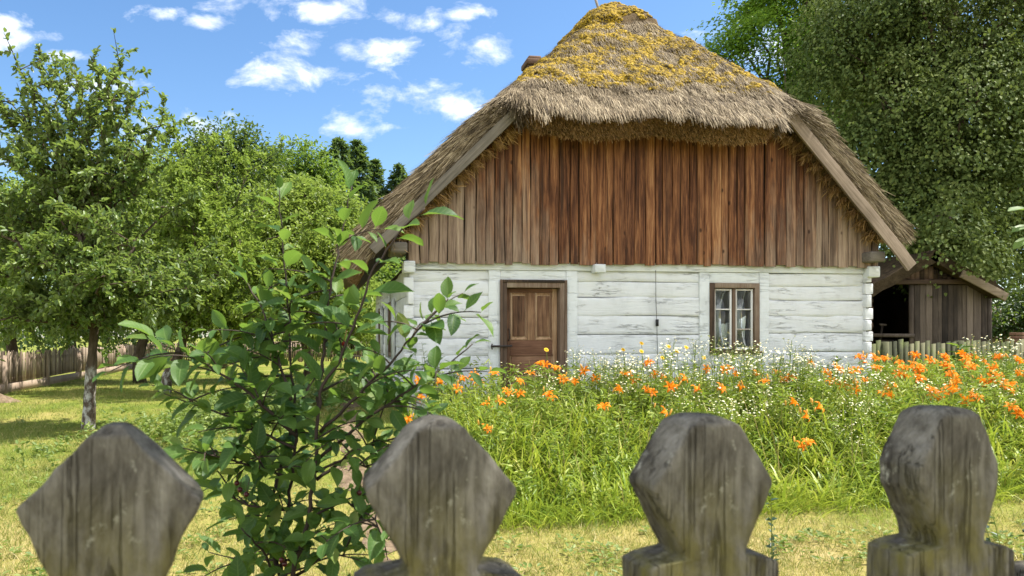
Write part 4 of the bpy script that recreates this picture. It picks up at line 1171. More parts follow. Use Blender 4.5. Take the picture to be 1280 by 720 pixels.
lobe_tree_px('fruit_tree', 'yellow green fruit tree rounding up beside the cottage eave', 385, 27, [(385, 340, 27, 62, 80), (350, 280, 27, 45, 50), (425, 310, 28, 45, 60), (390, 260, 28, 45, 40), (330, 360, 26, 40, 60)], M['leaf_fruit2'], 420, 60, .16, 1.0, .18, clr=.55, droop=.2, limbs=30)
lobe_tree_px('fruit_tree', 'broad light green fruit tree between plum tree and leaning tree', 175, 26, [(180, 330, 26, 75, 80), (130, 280, 26, 60, 60), (230, 260, 27, 60, 55), (190, 240, 27, 50, 40)], M['leaf_fruit'], 420, 60, .16, 1.2, .2, clr=.6, droop=.2, limbs=30)
lobe_tree_px('fruit_tree', 'light green fruit tree overhanging the fence at the left edge', 20, 24, [(20, 320, 24, 90, 80), (-60, 290, 24, 80, 90), (70, 270, 25, 60, 50), (-10, 390, 22, 50, 35)], M['leaf_fruit'], 420, 60, .15, 1.4, .2, clr=.6, droop=.25, limbs=30)
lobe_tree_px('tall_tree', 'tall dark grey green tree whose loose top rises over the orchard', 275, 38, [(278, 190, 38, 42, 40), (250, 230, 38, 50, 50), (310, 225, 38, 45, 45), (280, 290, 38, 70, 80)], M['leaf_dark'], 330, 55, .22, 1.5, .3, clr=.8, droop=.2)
lobe_tree_px('round_tree', 'round topped mid green tree behind the orchard left of the conifers', 375, 52, [(370, 215, 52, 42, 32), (345, 225, 52, 30, 30), (398, 235, 52, 34, 35), (375, 290, 52, 60, 80)], M['leaf_mid'], 330, 55, .28, 2, .35, clr=1.0, droop=.2)
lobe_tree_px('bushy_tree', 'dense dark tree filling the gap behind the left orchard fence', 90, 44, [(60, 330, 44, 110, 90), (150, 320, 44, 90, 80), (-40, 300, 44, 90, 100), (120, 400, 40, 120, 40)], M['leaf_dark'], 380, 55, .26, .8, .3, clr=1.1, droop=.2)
lobe_tree_px('bushy_tree', 'dense mid green tree crowding the far fence behind the sapling', 330, 60, [(300, 350, 60, 80, 80), (400, 350, 60, 70, 80), (460, 360, 62, 60, 80), (220, 350, 60, 70, 70)], M['leaf_mid'], 460, 55, .34, .6, .3, clr=1.3, droop=.2)
lobe_tree_px('leafy_shrub', 'pale green shrub growing beside the side wall of the cottage', 440, 32, [(440, 385, 32, 30, 50), (415, 400, 32, 28, 40), (462, 395, 34, 22, 45)], M['leaf_fruit2'], 160, 60, .14, .5, .1, clr=.5, droop=.2, cat='shrub', limbs=16)

def conifer(label, u, vt, Y, wpx, seed):
    x = (u-CU)/F*Y; root = tree_root('conifer', label, 'conifer', x, Y); r = np.random.default_rng(seed)
    H = at(u, vt, Y)[2]-gz(x, Y); Rm = wpx/F*Y
    PP = []; DD = []; lb = MB()
    z = 1.5
    while z < H:
        f = 1-(z/H); rad = Rm*f**.8*(.8+.4*r.random())+.15
        for k in range(7):
            a = r.random()*6.28; d = np.array([cos(a), sin(a), -.18+.35*(1-f)]); tip = np.array([0, 0, z])+d*rad
            m = int(16+rad*16); t = r.random(m)**.7
            P = np.array([0, 0, z])+(tip-np.array([0, 0, z]))*t[:, None]+r.normal(size=(m, 3))*[.22, .22, .12]*max(.4, rad*.35); P[:, 2] -= .12*t*rad
            PP.append(P); DD.append(d*.8+r.normal(size=(m, 3))*.5+[0, 0, -.1])
            lb.tube([(0, 0, z), tip], [.05, .015], 4, cap=False)
        z += .42
    P = np.concatenate(PP); D = np.concatenate(DD); n = len(P)
    lf = MB(); add_leaves(lf, P, D, np.stack([r.normal(size=n)*.5, r.normal(size=n)*.5, np.ones(n)], 1), .42*(.6+.7*r.random(n)), .17)
    lf.build('foliage', M['leaf_conifer'], root)
    lb.tube([(0, 0, -.2), (0, 0, H*.5), (0, 0, H)], [.32, .2, .03], 8); lb.build('trunk', M['bark'], root)
conifer('tallest dark conifer in the distant row between orchard and thatch', 424, 172, 62, 62, 1)
conifer('slender dark conifer just right of the tallest one in the row', 446, 175, 64, 56, 2)
conifer('shorter dark conifer in the dip before the thatched eave', 468, 200, 66, 50, 3)
conifer('dark conifer standing nearest to the thatched roof', 497, 206, 66, 54, 4)
conifer('squat conifer half hidden by the round topped tree', 405, 188, 66, 54, 5)
conifer('small dark conifer closing the gap beside the eave', 515, 225, 68, 50, 6)

# right-hand trees
lobe_tree_px('maple_tree', 'bright green broadleaf tree rising behind the thatched roof', 985, 32,
             [(960, 60, 32, 75, 75), (1010, -30, 32, 90, 80), (1040, 110, 32, 70, 90), (925, 70, 31.5, 40, 45), (990, 170, 32, 60, 60), (1080, 30, 33, 80, 120), (950, -20, 33, 50, 60), (1040, 240, 32, 60, 90)],
             M['leaf_lime'], 420, 130, .16, 1.5, .4, clr=.75, droop=.3, limbs=70, nj=.4, spray=(2.2, 2.2, .35))
lobe_tree_px('linden_tree', 'huge drooping olive green linden overhanging the plank shed', 1190, 23.5,
             [(1130, 60, 22.5, 90, 80), (1210, 0, 22, 120, 90), (1110, 160, 22, 70, 70), (1200, 150, 21.5, 100, 80), (1262, 120, 22, 60, 110), (1140, 250, 22, 75, 70), (1230, 250, 21.5, 85, 70), (1085, 30, 23, 50, 80), (1272, 250, 22, 50, 80), (1160, 310, 21.5, 50, 30), (1150, 322, 18.5, 30, 12), (1190, 318, 18.6, 36, 14), (1222, 310, 18.7, 22, 16), (1170, 296, 19.2, 60, 22), (1190, 322, 20.2, 40, 22), (1270, 330, 22, 45, 40), (1100, 215, 22.5, 45, 70)],
             M['leaf_linden'], 190, 760, .115, 2.7, .5, clr=.80, limbs=70, inner=.70, nj=.26, lump=(1.5, 1.35))
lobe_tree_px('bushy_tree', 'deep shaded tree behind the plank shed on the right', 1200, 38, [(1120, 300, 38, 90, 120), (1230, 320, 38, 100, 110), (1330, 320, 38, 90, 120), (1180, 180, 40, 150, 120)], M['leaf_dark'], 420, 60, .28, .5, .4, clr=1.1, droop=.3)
lobe_tree_px('leafy_shrub', 'dark shrub behind the far right fence under the linden', 1265, 26, [(1265, 400, 26, 40, 22), (1300, 380, 26, 40, 40)], M['leaf_dark'], 90, 60, .13, .3, .08, clr=.45, cat='shrub', limbs=10)

# roadside tree standing behind the camera; its shade falls on the pickets and the sapling
lobed_tree('roadside_tree', 'roadside tree beside the viewer whose crown shades the carved pickets', 3.2, -1.6,
           [(-.7, 1.9, 5.0, 1.7, 1.4, .9), (-1.9, 1.5, 4.9, 1.0, 1.1, .7), (.6, .4, 5.6, 1.5, 1.3, 1.1), (.4, 2.6, 5.3, 1.4, .9, .8)], M['leaf_mid'], 250, 42, .085, 4.0, .16, 5.0, clr=.42, limbs=22, face=False)

# ------------------------------------------------------------------ left and far fences
def picket_run(name, label, p, q, h, post_every, mat, gap=.125, w=.065, rail_low=True, postmat=None, pointed=True, toph=None, board=True):
    p = np.array(p, float); q = np.array(q, float); d = q-p; Ln = np.linalg.norm(d); d /= Ln; nrm = np.array([d[1], -d[0]])
    x0, y0 = p; root = empty(name, (x0, y0, gz(x0, y0))); tag(root, label, 'fence')
    z0 = gz(x0, y0); r = random.Random(len(label))
    pm = MB(); n = int(Ln/gap)
    for k in range(n):
        s = k*gap+r.uniform(-.012, .012); c = d*s; g = gz(x0+c[0], y0+c[1])-z0
        hh = h*r.uniform(.94, 1.03); lean = r.uniform(-.02, .02); zb = g+(.30 if board else .05)
        ww = w*r.uniform(.85, 1.1)/2
        a = np.array([c[0]-d[0]*ww, c[1]-d[1]*ww]); b = np.array([c[0]+d[0]*ww, c[1]+d[1]*ww]); t = nrm*.011
        lx = d*lean
        prof = [(a, zb), (b, zb), (b+lx, g+hh-.05), ((a+b)/2+lx, g+hh), (a+lx, g+hh-.05)] if pointed else [(a, zb), (b, zb), (b+lx, g+hh), (a+lx, g+hh-.01)]
        m = len(prof)
        V = [(*(xy+t), z) for xy, z in prof]+[(*(xy-t), z) for xy, z in prof]
        pm.add(V, [list(range(m))], [list(range(m, 2*m))[::-1]], [(i, m+i, m+(i+1) % m, (i+1) % m) for i in range(m)])
    o = pm.build('picket_row', mat, root); o['kind'] = 'stuff'
    for zr in (.42, h-.25):
        a = -nrm*.034; rb = MB()
        e = d*Ln; ge = gz(*(p+e))-z0
        rb.obox((*a, zr), (*(a+e), zr+ge), .045, .07); rb.build('rail', mat, root)
    if board:
        rb = MB(); a = nrm*.03; e = d*Ln; ge = gz(*(p+e))-z0; rb.obox((*a, .17), (*(a+e), .17+ge), .04, .24); rb.build('base_board', mat, root)
    s = 0
    while s <= Ln+.01:
        c = d*s-nrm*.02; g = gz(x0+c[0], y0+c[1])-z0; pb = MB(); hh = (toph or h)*r.uniform(.93, 1.0)
        pb.tube([(c[0], c[1], g-.3), (c[0]+.01, c[1], g+hh*.5), (c[0]-.01, c[1], g+hh)], [.115, .105, .10], 10, rough=.12); pb.build('post', postmat or mat, root)
        s += post_every
    return root
pa = at(-70, 420, 17.5)[:2]; pb_ = at(192, 420, 42)[:2]
picket_run('orchard_fence', 'brown picket fence with thick posts receding along the left orchard', pa, pb_, 1.22, 3.55, M['fence'], postmat=M['fence'], toph=1.1)
pc = at(150, 420, 48)[:2]; pd = at(500, 420, 46)[:2]
picket_run('orchard_fence', 'pale picket fence across the far end of the orchard', pc, pd, 1.25, 3.0, M['fence'], gap=.15, w=.085, board=False)
pe = np.array([7.35, 14.2]); pf = at(1345, 420, 17.0)[:2]
picket_run('garden_fence', 'low mossy green picket fence in front of the plank shed', pe, pf, 1.10, 2.2, M['greenfence'], gap=.155, w=.12, pointed=False, board=False)
pg = at(1238, 420, 26)[:2]; ph = at(1400, 420, 26)[:2]
picket_run('back_fence', 'dark shaded picket fence to the right of the plank shed', pg, ph, 2.2, 2.2, M['greyz'], gap=.16, w=.10, board=False)

# mound of earth at the left edge
def mound():
    c = at(-34, 502, 18.5); n = 40; G = []
    for i in range(n):
        a = i/(n-1)*2*pi; row = []
        for k in range(14):
            r = k/13; rr = r*.95*(1+.2*sin(3*a)+.1*sin(7*a)); x = c[0]+cos(a)*rr; y = c[1]+sin(a)*rr
            row.append((x, y, gz(x, y)-.03+.42*cos(r*pi/2)**1.3+.02*sin(9*a+k)))
        G.append(row)
    tag(MB().grid(np.array(G)).build('earth_mound', M['soil'], smooth=True), 'heap of bare brown earth beside the left orchard fence', 'mound')
mound()

# ------------------------------------------------------------------ shed on the right
def make_shed():
    Y = 19.0; x0 = at(1082, 420, Y)[0]; k = Y/F; z0 = gz(x0, Y)
    root = empty('plank_shed', (x0, Y, z0)); tag(root, 'dark plank shed with open bay and old roof under the linden', 'shed')
    def lx(u): return (u-1082)*k
    def lz(v): return CAMZ+(CV-v)*k-z0
    H = lz(353); xr = lx(1236); xb = lx(1143)
    D = 4.5
    pl = MB(); r = random.Random(5); s = xb
    while s < xr-.02:
        w = r.uniform(.10, .17); e = min(s+w, xr); y = r.uniform(-.012, .012)
        pl.box(s+.004, e-.004, y-.015, y+.012, .05+r.uniform(0, .06), H-.04-r.uniform(0, .03)); s = e
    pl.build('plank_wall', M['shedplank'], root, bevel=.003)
    fr = MB(); fr.obox((lx(1078), -.03, H+.0), (xr+.12, -.03, H+.02), .14, .12); fr.build('lintel_beam', M['darkwood'], root, bevel=.01)
    for xx in (xb-.02, xr+.05):
        p = MB(); p.tube([(xx, .08, -.1), (xx+.01, .08, H*.5), (xx, .08, H-.05)], [.075, .07, .07], 9, rough=.1); p.build('post', M['shedplank'], root)
    lg = MB(); z = .1
    while z < H-.15:
        lg.tube([(lx(1072), .15, z+.1), (lx(1093), .15, z+.1)], [.11, .115], 9, rough=.15); lg.tube([(lx(1085), -.02, z+.0), (lx(1085), D, z+.0)], [.10, .10], 8); z += .215
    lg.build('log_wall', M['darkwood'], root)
    bk = MB(); bk.box(lx(1072), xr, D, D+.1, 0, H); bk.box(xr-.08, xr-.02, .2, D, 0, H); bk.build('back_wall', M['darkwood'], root)
    br = MB(); br.obox((lx(1093), .02, lz(419)), (xb, .02, lz(419.5)), .07, .09); br.build('bay_rail', M['shedplank'], root)
    # roof: gable facing the viewer
    cx = (lx(1060)+lx(1256))/2; rz = H+.80; hw = lx(1243)-cx; ez = lz(362)
    rf = MB()
    nx, ny = 30, 16
    for sg in (-1, 1):
        G = np.zeros((nx, ny, 3)); 
        for i in range(nx):
            for j in range(ny):
                t = i/(nx-1); G[i, j] = (cx+sg*hw*t, -.35+(D+.8)*j/(ny-1), rz+(ez-rz)*t)
        G[:, :, 2] += (fbm(G.reshape(-1, 3), 2.5, 3)-.5).reshape(nx, ny)*.12
        nn = unit(np.array([sg*(rz-ez), 0, hw])); B = G-nn*.26
        rf.grid(G if sg < 0 else G[::-1]); rf.grid(B[::-1] if sg < 0 else B)
        rf.grid(np.stack([G[:, 0], B[:, 0]])); rf.grid(np.stack([G[-1], B[-1]])); rf.grid(np.stack([G[:, -1], B[:, -1]]))
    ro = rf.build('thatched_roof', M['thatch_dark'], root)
    for sg in (1,):
        g = MB(); g.obox((cx+hw*.35, -.40, rz-.26+(ez-rz)*.35), (cx+sg*hw*1.0, -.40, ez-.22), .05, .2, (sg*.7, 0, .7)); g.build('barge_board', M['rightbarge'], ro, bevel=.006)
    gb = MB(); 
    for i in range(26):
        a = lx(1085)+(xr-lx(1085))*i/26; b = lx(1085)+(xr-lx(1085))*(i+1)/26
        za = rz-.32-(rz-ez)*abs((a+b)/2-cx)/hw
        if za > H+.1: gb.box(a+.004, b-.004, -.02, .005, H+.07, za)
    gb.build('gable_boarding', M['darkwood'], root)
    # trestle in the bay
    t = MB(); tx, ty = lx(1118), .75; w = lx(1142)-tx
    zt = .35
    for a, b in (((0, 0, .0), (.10, 0, .62)), ((w, 0, 0), (w-.06, 0, .62)), ((.0, .45, 0), (.1, .45, .62)), ((w, .45, 0), (w-.06, .45, .62))): t.tube([np.array(a), np.array(b)], .022, 6)
    t.obox((.02, 0, .22), (w, 0, .22), .04, .05); t.obox((-.05, 0, .40), (w+.05, 0, .40), .04, .05); t.obox((.05, .22, .62), (w, .22, .62), .5, .05); t.tube([(.1, 0, .62), (.16, 0, 1.05)], .03, 6); t.obox((.08, 0, 1.06), (.26, 0, 1.04), .05, .05)
    o = t.build('trestle', M['shedplank'], None); o.location = (x0+tx, Y+ty, z0+.02+.45)
    tag(o, 'weathered wooden trestle standing in the dark open bay of shed', 'trestle')
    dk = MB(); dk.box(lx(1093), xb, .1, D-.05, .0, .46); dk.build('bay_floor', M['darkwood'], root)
    # brick block at the right edge
    c = at(1284, 432, 18); b = MB(); zz = gz(c[0], c[1]); r = random.Random(2)
    z = zz
    while z < CAMZ+(CV-417)/F*18:
        xx = c[0]-.38+(.1 if int((z-zz)/.1) % 2 else 0)
        while xx < c[0]+.5: b.box(xx, xx+.23, c[1]-.2, c[1]+.2, z, z+.07); xx += .245
        z += .085
    o = b.build('brick_pier', M['brick'], None, bevel=.006); tag(o, 'low block of old bricks at the right edge behind the garden fence', 'brickwork')
make_shed()

# ------------------------------------------------------------------ flower bed
def bed_points(n, ymin=6.6, ymax=15, bias=1.0):
    out = np.zeros((0, 2))
    while len(out) < n:
        y = ymin+(ymax-ymin)*rng.random(n*3)**bias; x = -.1+rng.random(n*3)*14
        ok = BED(x, y) & (x < .86*y+.8) & ~house_mask(x, y+.18)
        out = np.concatenate([out, np.stack([x, y], 1)[ok]])
    return out[:n]
def make_bed_stuff():
    # arching strap leaves, mid height
    mb = MB()
    cl = bed_points(760, bias=1.5); per = 26
    n = len(cl)*per; P = np.repeat(cl, per, 0)+rng.normal(size=(n, 2))*.09
    dfr = P[:, 1]-(6.55+.17*np.maximum(P[:, 0]-.8, 0))
    P3 = np.column_stack([P, ground(P[:, 0], P[:, 1])])
    a = rng.random(n)*2*pi; sp = .25+.65*rng.random(n)
    D = np.stack([np.cos(a)*sp, np.sin(a)*sp, np.ones(n)], 1)
    tallf = .55+.55*sst(0, 1.6, dfr)
    L = (.38+.42*rng.random(n))*tallf*(.8+.4*vn(np.column_stack([P, P[:, 0]*0]), .9))
    V, f = strips(P3, D, np.stack([-np.sin(a), np.cos(a), .2+0*a], 1)*0+np.stack([np.cos(a), np.sin(a), 0*a-.4], 1), L, .017+.017*rng.random(n), .5+1.5*rng.random(n), seg=4); mb.add(V, f)
    # ragged taller growth along the front edge of the bed
    m = 5200; ex_ = .55+8*rng.random(m)**1.2; ey_ = 6.50+.17*np.maximum(ex_-.8, 0)+rng.normal(size=m)*.13
    D = np.stack([rng.normal(size=m)*.6, -.35+rng.normal(size=m)*.5, np.ones(m)], 1)
    V, f = strips(np.column_stack([ex_, ey_, ground(ex_, ey_)]), D, rnd_dirs(m), .10+.28*rng.random(m)**1.5, .005+.008*rng.random(m), .5+1.2*rng.random(m), seg=3); mb.add(V, f)
    tag(mb.build('strap_leaf_cover', M['leaf_bed']), kind='stuff')
    # leafy herb mass
    mb = MB()
    cl = bed_points(1500, bias=1.15); per = 34
    fr_ = cl[:, 1]-(6.55+.17*np.maximum(cl[:, 0]-.8, 0)); cl = cl[(fr_ > 1.1) | (rng.random(len(cl)) < .35)]; n = len(cl)*per
    hmax = (.35+.45*rng.random(len(cl)))*(.45+.62*sst(0, 1.8, cl[:, 1]-(6.55+.17*np.maximum(cl[:, 0]-.8, 0))))
    t = rng.random(n); h = np.repeat(hmax, per)*t
    lean = np.repeat(rng.normal(size=(len(cl), 2))*.12, per, 0)
    P = np.repeat(cl, per, 0)+lean*t[:, None]+rng.normal(size=(n, 2))*.035
    P3 = np.column_stack([P, ground(P[:, 0], P[:, 1])+h])
    D = np.stack([rng.normal(size=n), rng.normal(size=n), .35+.5*rng.random(n)], 1)
    add_leaves(mb, P3, D, np.tile([0, 0, 1.], (n, 1))+rng.normal(size=(n, 3))*.4, .055+.06*rng.random(n), .016+.012*rng.random(n), curl=.25)
    st = np.column_stack([cl, ground(cl[:, 0], cl[:, 1])]); ln = rng.normal(size=(len(cl), 2))*.12
    D = np.column_stack([ln, hmax]); V, f = strips(st, D, rnd_dirs(len(cl)), hmax, .007, .02, seg=2, tip=.5); mb.add(V, f)
    tag(mb.build('herb_cover', M['leaf_herb']), kind='stuff')
    # dry flower stalks amongst it
    mb = MB(); cl = bed_points(420, bias=1.1); n = len(cl)
    P3 = np.column_stack([cl, ground(cl[:, 0], cl[:, 1])]); D = np.column_stack([rng.normal(size=(n, 2))*.25, np.ones(n)])
    V, f = strips(P3, D, rnd_dirs(n), (.55+.4*rng.random(n))*(.6+.4*sst(0, 1.5, cl[:, 1]-6.8)), .008, .15, seg=3, tip=.6); mb.add(V, f)
    tag(mb.build('dry_stalk_cover', M['leaf_dry']), kind='stuff')
make_bed_stuff()

# ---- daylilies
def flower_mesh(seed):
    r = random.Random(seed); mb = MB()
    for k in range(6):
        a = k*pi/3+r.uniform(-.1, .1); ln = r.uniform(.075, .095); w = (.036 if k % 2 == 0 else .026)
        rows = []
        c = np.array([cos(a), sin(a), 0]); s = np.array([-sin(a), cos(a), 0])
        for j, (rad, z, ww) in enumerate(((.006, 0, .25), (.014, .03, .6), (.032, .055, 1.0), (.056, .062, .92), (.074, .050, .55), (.082, .036, .08))):
            rad *= ln/.085; p = c*rad+np.array([0, 0, z+r.uniform(-.004, .004)])
            rows.append([p-s*w/2*ww+[0, 0, .004*ww], p, p+s*w/2*ww+[0, 0, .004*ww]])
        mb.grid(np.array(rows))
    return mb
fl_protos = []
for k in range(3):
    o = flower_mesh(k).build('flower', M['petal'], None, smooth=True); t = MB()
    for q in range(5): a = q*1.256; t.tube([(0, 0, .004), (.006*cos(a), .006*sin(a), .05), (.016*cos(a), .016*sin(a), .075)], .0018, 4)
    t.tube([(0, 0, -.02), (0, 0, .006), (0, 0, .03)], [.004, .006, .010], 6, cap=False)
    s = t.build('stamen', M['throat'], o); fl_protos.append(o)
bud_proto = MB().tube([(0, 0, 0), (0, 0, .018), (0, 0, .045), (0, 0, .062)], [.004, .008, .009, .002], 6).build('bud', M['bud'], None, smooth=True)
fol_protos = []
for k in range(4):
    mb = MB(); n = 30; a = rng.random(n)*2*pi; sp = .2+.5*rng.random(n)
    V, f = strips(np.column_stack([np.cos(a)*.03, np.sin(a)*.03, 0*a]), np.stack([np.cos(a)*sp, np.sin(a)*sp, np.ones(n)], 1), np.stack([np.cos(a), np.sin(a), 0*a-.4], 1), .45+.3*rng.random(n), .014+.008*rng.random(n), .6+1.2*rng.random(n), seg=5); mb.add(V, f)
    fol_protos.append(mb.build('foliage', M['leaf_bed'], None))
used = set()
def take(proto, name):
    """first use takes the prototype itself, later uses copy it"""
    if id(proto) not in used:
        used.add(id(proto)); return proto
    c = proto.copy(); COL.objects.link(c)
    for ch in list(proto.children):
        d = ch.copy(); COL.objects.link(d); d.parent = c
    return c
LILY = []
r_ = random.Random(31)
def px(u, v, Y, n=2): LILY.append((u, v, Y, n))
# measured clusters in the photograph (u, v, assumed distance, open flowers)
for t in ((682, 458, 9.7, 2), (693, 463, 9.6, 1), (731, 465, 9.6, 1), (702, 475, 9.2, 2), (648, 480, 9.1, 1), (632, 493, 8.8, 1), (648, 495, 8.7, 1), (600, 482, 9.3, 1), (592, 472, 9.6, 2), (580, 476, 9.6, 1), (609, 508, 8.4, 1), (606, 538, 7.7, 1), (524, 478, 9.7, 1), (528, 499, 9.2, 1), (512, 527, 8.5, 1), (687, 496, 8.6, 2), (755, 512, 8.2, 1), (840, 487, 8.9, 2), (808, 490, 8.9, 2), (812, 456, 10.0, 2), (826, 516, 8.0, 1), (988, 505, 8.5, 1), (1020, 511, 8.3, 1), (1003, 522, 8.1, 1), (998, 560, 7.5, 2), (905, 465, 9.8, 2), (918, 470, 9.7, 1), (945, 470, 9.7, 1), (988, 475, 9.6, 2), (1010, 454, 10.2, 1), (1046, 463, 10.0, 2), (1055, 482, 9.6, 2), (1040, 480, 9.6, 1), (1068, 490, 9.4, 1), (1075, 449, 10.6, 2), (1090, 449, 10.6, 1), (1106, 451, 10.5, 2), (1095, 463, 10.2, 1), (1103, 496, 9.4, 2), (1130, 472, 10.0, 2), (880, 462, 10.0, 1), (898, 487, 9.0, 1), (780, 470, 9.5, 1)): px(*t)
for t in ((1135, 459, 10.2, 3), (1150, 462, 10.0, 3), (1148, 475, 9.7, 2), (1178, 447, 10.6, 3), (1184, 460, 10.2, 3), (1190, 470, 9.9, 3), (1205, 452, 10.4, 3), (1218, 450, 10.5, 3), (1214, 462, 10.0, 2), (1237, 462, 10.1, 2), (1240, 475, 9.6, 3), (1255, 487, 9.2, 3), (1262, 482, 9.3, 2), (1170, 495, 9.2, 3), (1180, 493, 9.2, 2), (1190, 488, 9.3, 3), (1213, 497, 9.0, 3), (1262, 512, 8.6, 3), (1195, 478, 9.6, 2), (1160, 452, 10.4, 2), (1270, 452, 10.2, 2), (1225, 478, 9.5, 2), (1290, 470, 9.6, 3), (1300, 500, 9.0, 3), (1310, 460, 10, 3), (1158, 488, 9.4, 2)): px(*t)
for t in ((662, 470, 9.5, 1), (720, 480, 9.2, 1), (745, 474, 9.5, 1), (770, 488, 9.0, 1), (795, 476, 9.4, 1), (820, 470, 9.6, 2), (852, 476, 9.5, 1), (868, 490, 9.0, 1), (925, 488, 9.1, 1), (955, 480, 9.4, 1), (970, 468, 9.8, 1), (1030, 468, 9.9, 1), (1060, 466, 10.0, 2), (1082, 478, 9.6, 1), (1115, 484, 9.5, 2), (1120, 468, 10.0, 1), (1125, 456, 10.4, 2), (617, 470, 9.6, 1), (570, 488, 9.2, 1), (553, 480, 9.4, 1), (625, 505, 8.5, 1), (1140, 447, 10.7, 2), (1248, 448, 10.6, 2), (1200, 444, 10.8, 2), (1280, 470, 9.8, 2)): px(*t)
def lily_label(u, v):
    if u > 1128: return 'orange daylily in the dense blaze of blooms at the right end of the bed', 'daylilies massed at the right end of the bed'
    if u < 545: return 'orange daylily peeping out behind the sapling twigs beside the cottage corner', 'daylilies behind the sapling'
    if u < 715: return 'orange daylily blooming in front of the cottage door and left wall', 'daylilies before the cottage door'
    if u < 870: return 'orange daylily among white fleabane below the wall between door and window', 'daylilies between door and window'
    return 'orange daylily among white fleabane below the window and right log wall', 'daylilies below the window'
for i, (u, v, Y, nf) in enumerate(LILY):
    Y += r_.uniform(-.12, .12); p = at(u, v, Y)
    bx, by = p[0]+r_.uniform(-.22, .05), p[1]+r_.uniform(-.15, .1); bz = gz(bx, by)
    lab, grp = lily_label(u, v)
    root = empty('daylily', (bx, by, bz)); tag(root, lab, 'daylily', grp)
    f = take(fol_protos[i % 4], 'foliage'); f.parent = root; f.rotation_euler = (0, 0, r_.uniform(0, 6)); s = r_.uniform(.75, 1.05)*min(1, max(.5, (p[2]-bz)/.8)); f.scale = (s, s, s)
    tip = p-np.array([bx, by, bz]); st = MB()
    mid = tip*np.array([.45, .45, .6]); c = np.array([(0, 0, 0), mid*.5, mid, tip*np.array([.8, .8, .86]), tip])
    st.tube(c, [.006, .0055, .005, .004, .003], 5, cap=False)
    heads = []
    for k in range(nf):
        e = tip if k == 0 else tip+np.array([r_.uniform(-.09, .09), r_.uniform(-.07, .05), r_.uniform(-.06, .035)])
        if k: st.tube([c[3], (c[3]+e)/2+[0, 0, .01], e], .0028, 4, cap=False)
        heads.append(e)
    buds = [tip+np.array([r_.uniform(-.08, .08), r_.uniform(-.05, .05), r_.uniform(-.04, .07)]) for _ in range(r_.randint(1, 3))]
    for e in buds: st.tube([c[3], e], .0025, 4, cap=False)
    st.build('stalk', M['stalk'], root)
    for e in heads:
        o = take(fl_protos[r_.randrange(3)], 'flower'); o.parent = root; o.location = e
        o.rotation_euler = (r_.uniform(.35, 1.35), 0, r_.uniform(-1.3, 1.3)+r_.choice((0, 0, .6))); s = r_.uniform(.8, 1.05); o.scale = (s, s, s)
    for e in buds:
        o = take(bud_proto, 'bud'); o.parent = root; o.location = e; o.rotation_euler = (r_.uniform(-.5, .5), r_.uniform(-.5, .5), 0); s = r_.uniform(.8, 1.3); o.scale = (s, s, s)

# ---- white fleabane
flea = []
for k in range(7):
    r = np.random.default_rng(100+k); st = MB(); hd = MB(); ce = MB()
    H = .75+.25*r.random(); main = []
    for q in range(3):
        dx = r.normal(size=2)*.10; e = np.array([dx[0], dx[1], H*(.85+.2*r.random())]); c = np.array([[0, 0, 0], e*[.35, .35, .4], e*[.7, .7, .75], e])
        st.tube(c, [.004, .0035, .003, .002], 4, cap=False)
        n = 26; t = r.random(n)*.8+.08; P = np.stack([np.interp(t, [0, .4, .75, 1], c[:, j]) for j in range(3)], 1)
        V, f = leaf_arr(P, np.stack([r.normal(size=n), r.normal(size=n), .6+0*t], 1), np.tile([0, 0, 1.], (n, 1)), .05+.05*(1-t), .012+.012*(1-t), curl=.2); st.add(V, f)
        for b in range(7):
            a = c[2]+(c[3]-c[2])*r.random(); tip = e+np.array([*(r.normal(size=2)*.075), r.uniform(-.10, .06)])
            st.tube([a, (a+tip)/2+[0, 0, -.01], tip], .0012, 3, cap=False)
            N = unit(np.array([[r.normal()*.4, r.normal()*.4-.25, 1.]]))[0]; A = unit(np.cross(N, [1, .1, 0])[None])[0]; B = np.cross(N, A); rad = .0118+.004*r.random()
            m = 10; th = np.arange(m)/m*2*pi; wig = np.where(np.arange(m) % 2, .8, 1.0)[:, None]
            V = tip+(A*np.cos(th)[:, None]+B*np.sin(th)[:, None])*rad*wig
            hd.add(np.vstack([V, tip+N*.003]), [(j, (j+1) % m, m) for j in range(m)])
            V = tip+N*.0035+(A*np.cos(th)[:, None]+B*np.sin(th)[:, None])*rad*.36; ce.add(np.vstack([V, tip+N*.006]), [(j, (j+1) % m, m) for j in range(m)])
    root = st.build('fleabane', M['leaf_herb'], None)
    h = hd.build('flower_head', M['whitep'], root); h['kind'] = 'stuff'
    c_ = ce.build('flower_centre', M['yellowp'], h); c_['kind'] = 'stuff'
    flea.append(root)
FL = []
def fl_add(n, u0, u1, v0, v1, Y0, Y1):
    for _ in range(n):
        FL.append((r_.uniform(u0, u1), r_.uniform(v0, v1), r_.uniform(Y0, Y1)))
fl_add(44, 715, 800, 448, 490, 9.3, 10.5); fl_add(50, 770, 900, 440, 500, 9.0, 10.6); fl_add(56, 920, 1010, 440, 500, 9.0, 10.7); fl_add(42, 990, 1110, 455, 520, 8.6, 10.6)
fl_add(12, 1225, 1290, 430, 460, 10.2, 11.5); fl_add(34, 840, 1000, 490, 540, 7.9, 9.2); fl_add(16, 1100, 1290, 465, 520, 8.4, 10); fl_add(14, 640, 720, 470, 510, 8.6, 9.8); fl_add(10, 1010, 1150, 510, 570, 7.6, 8.6)
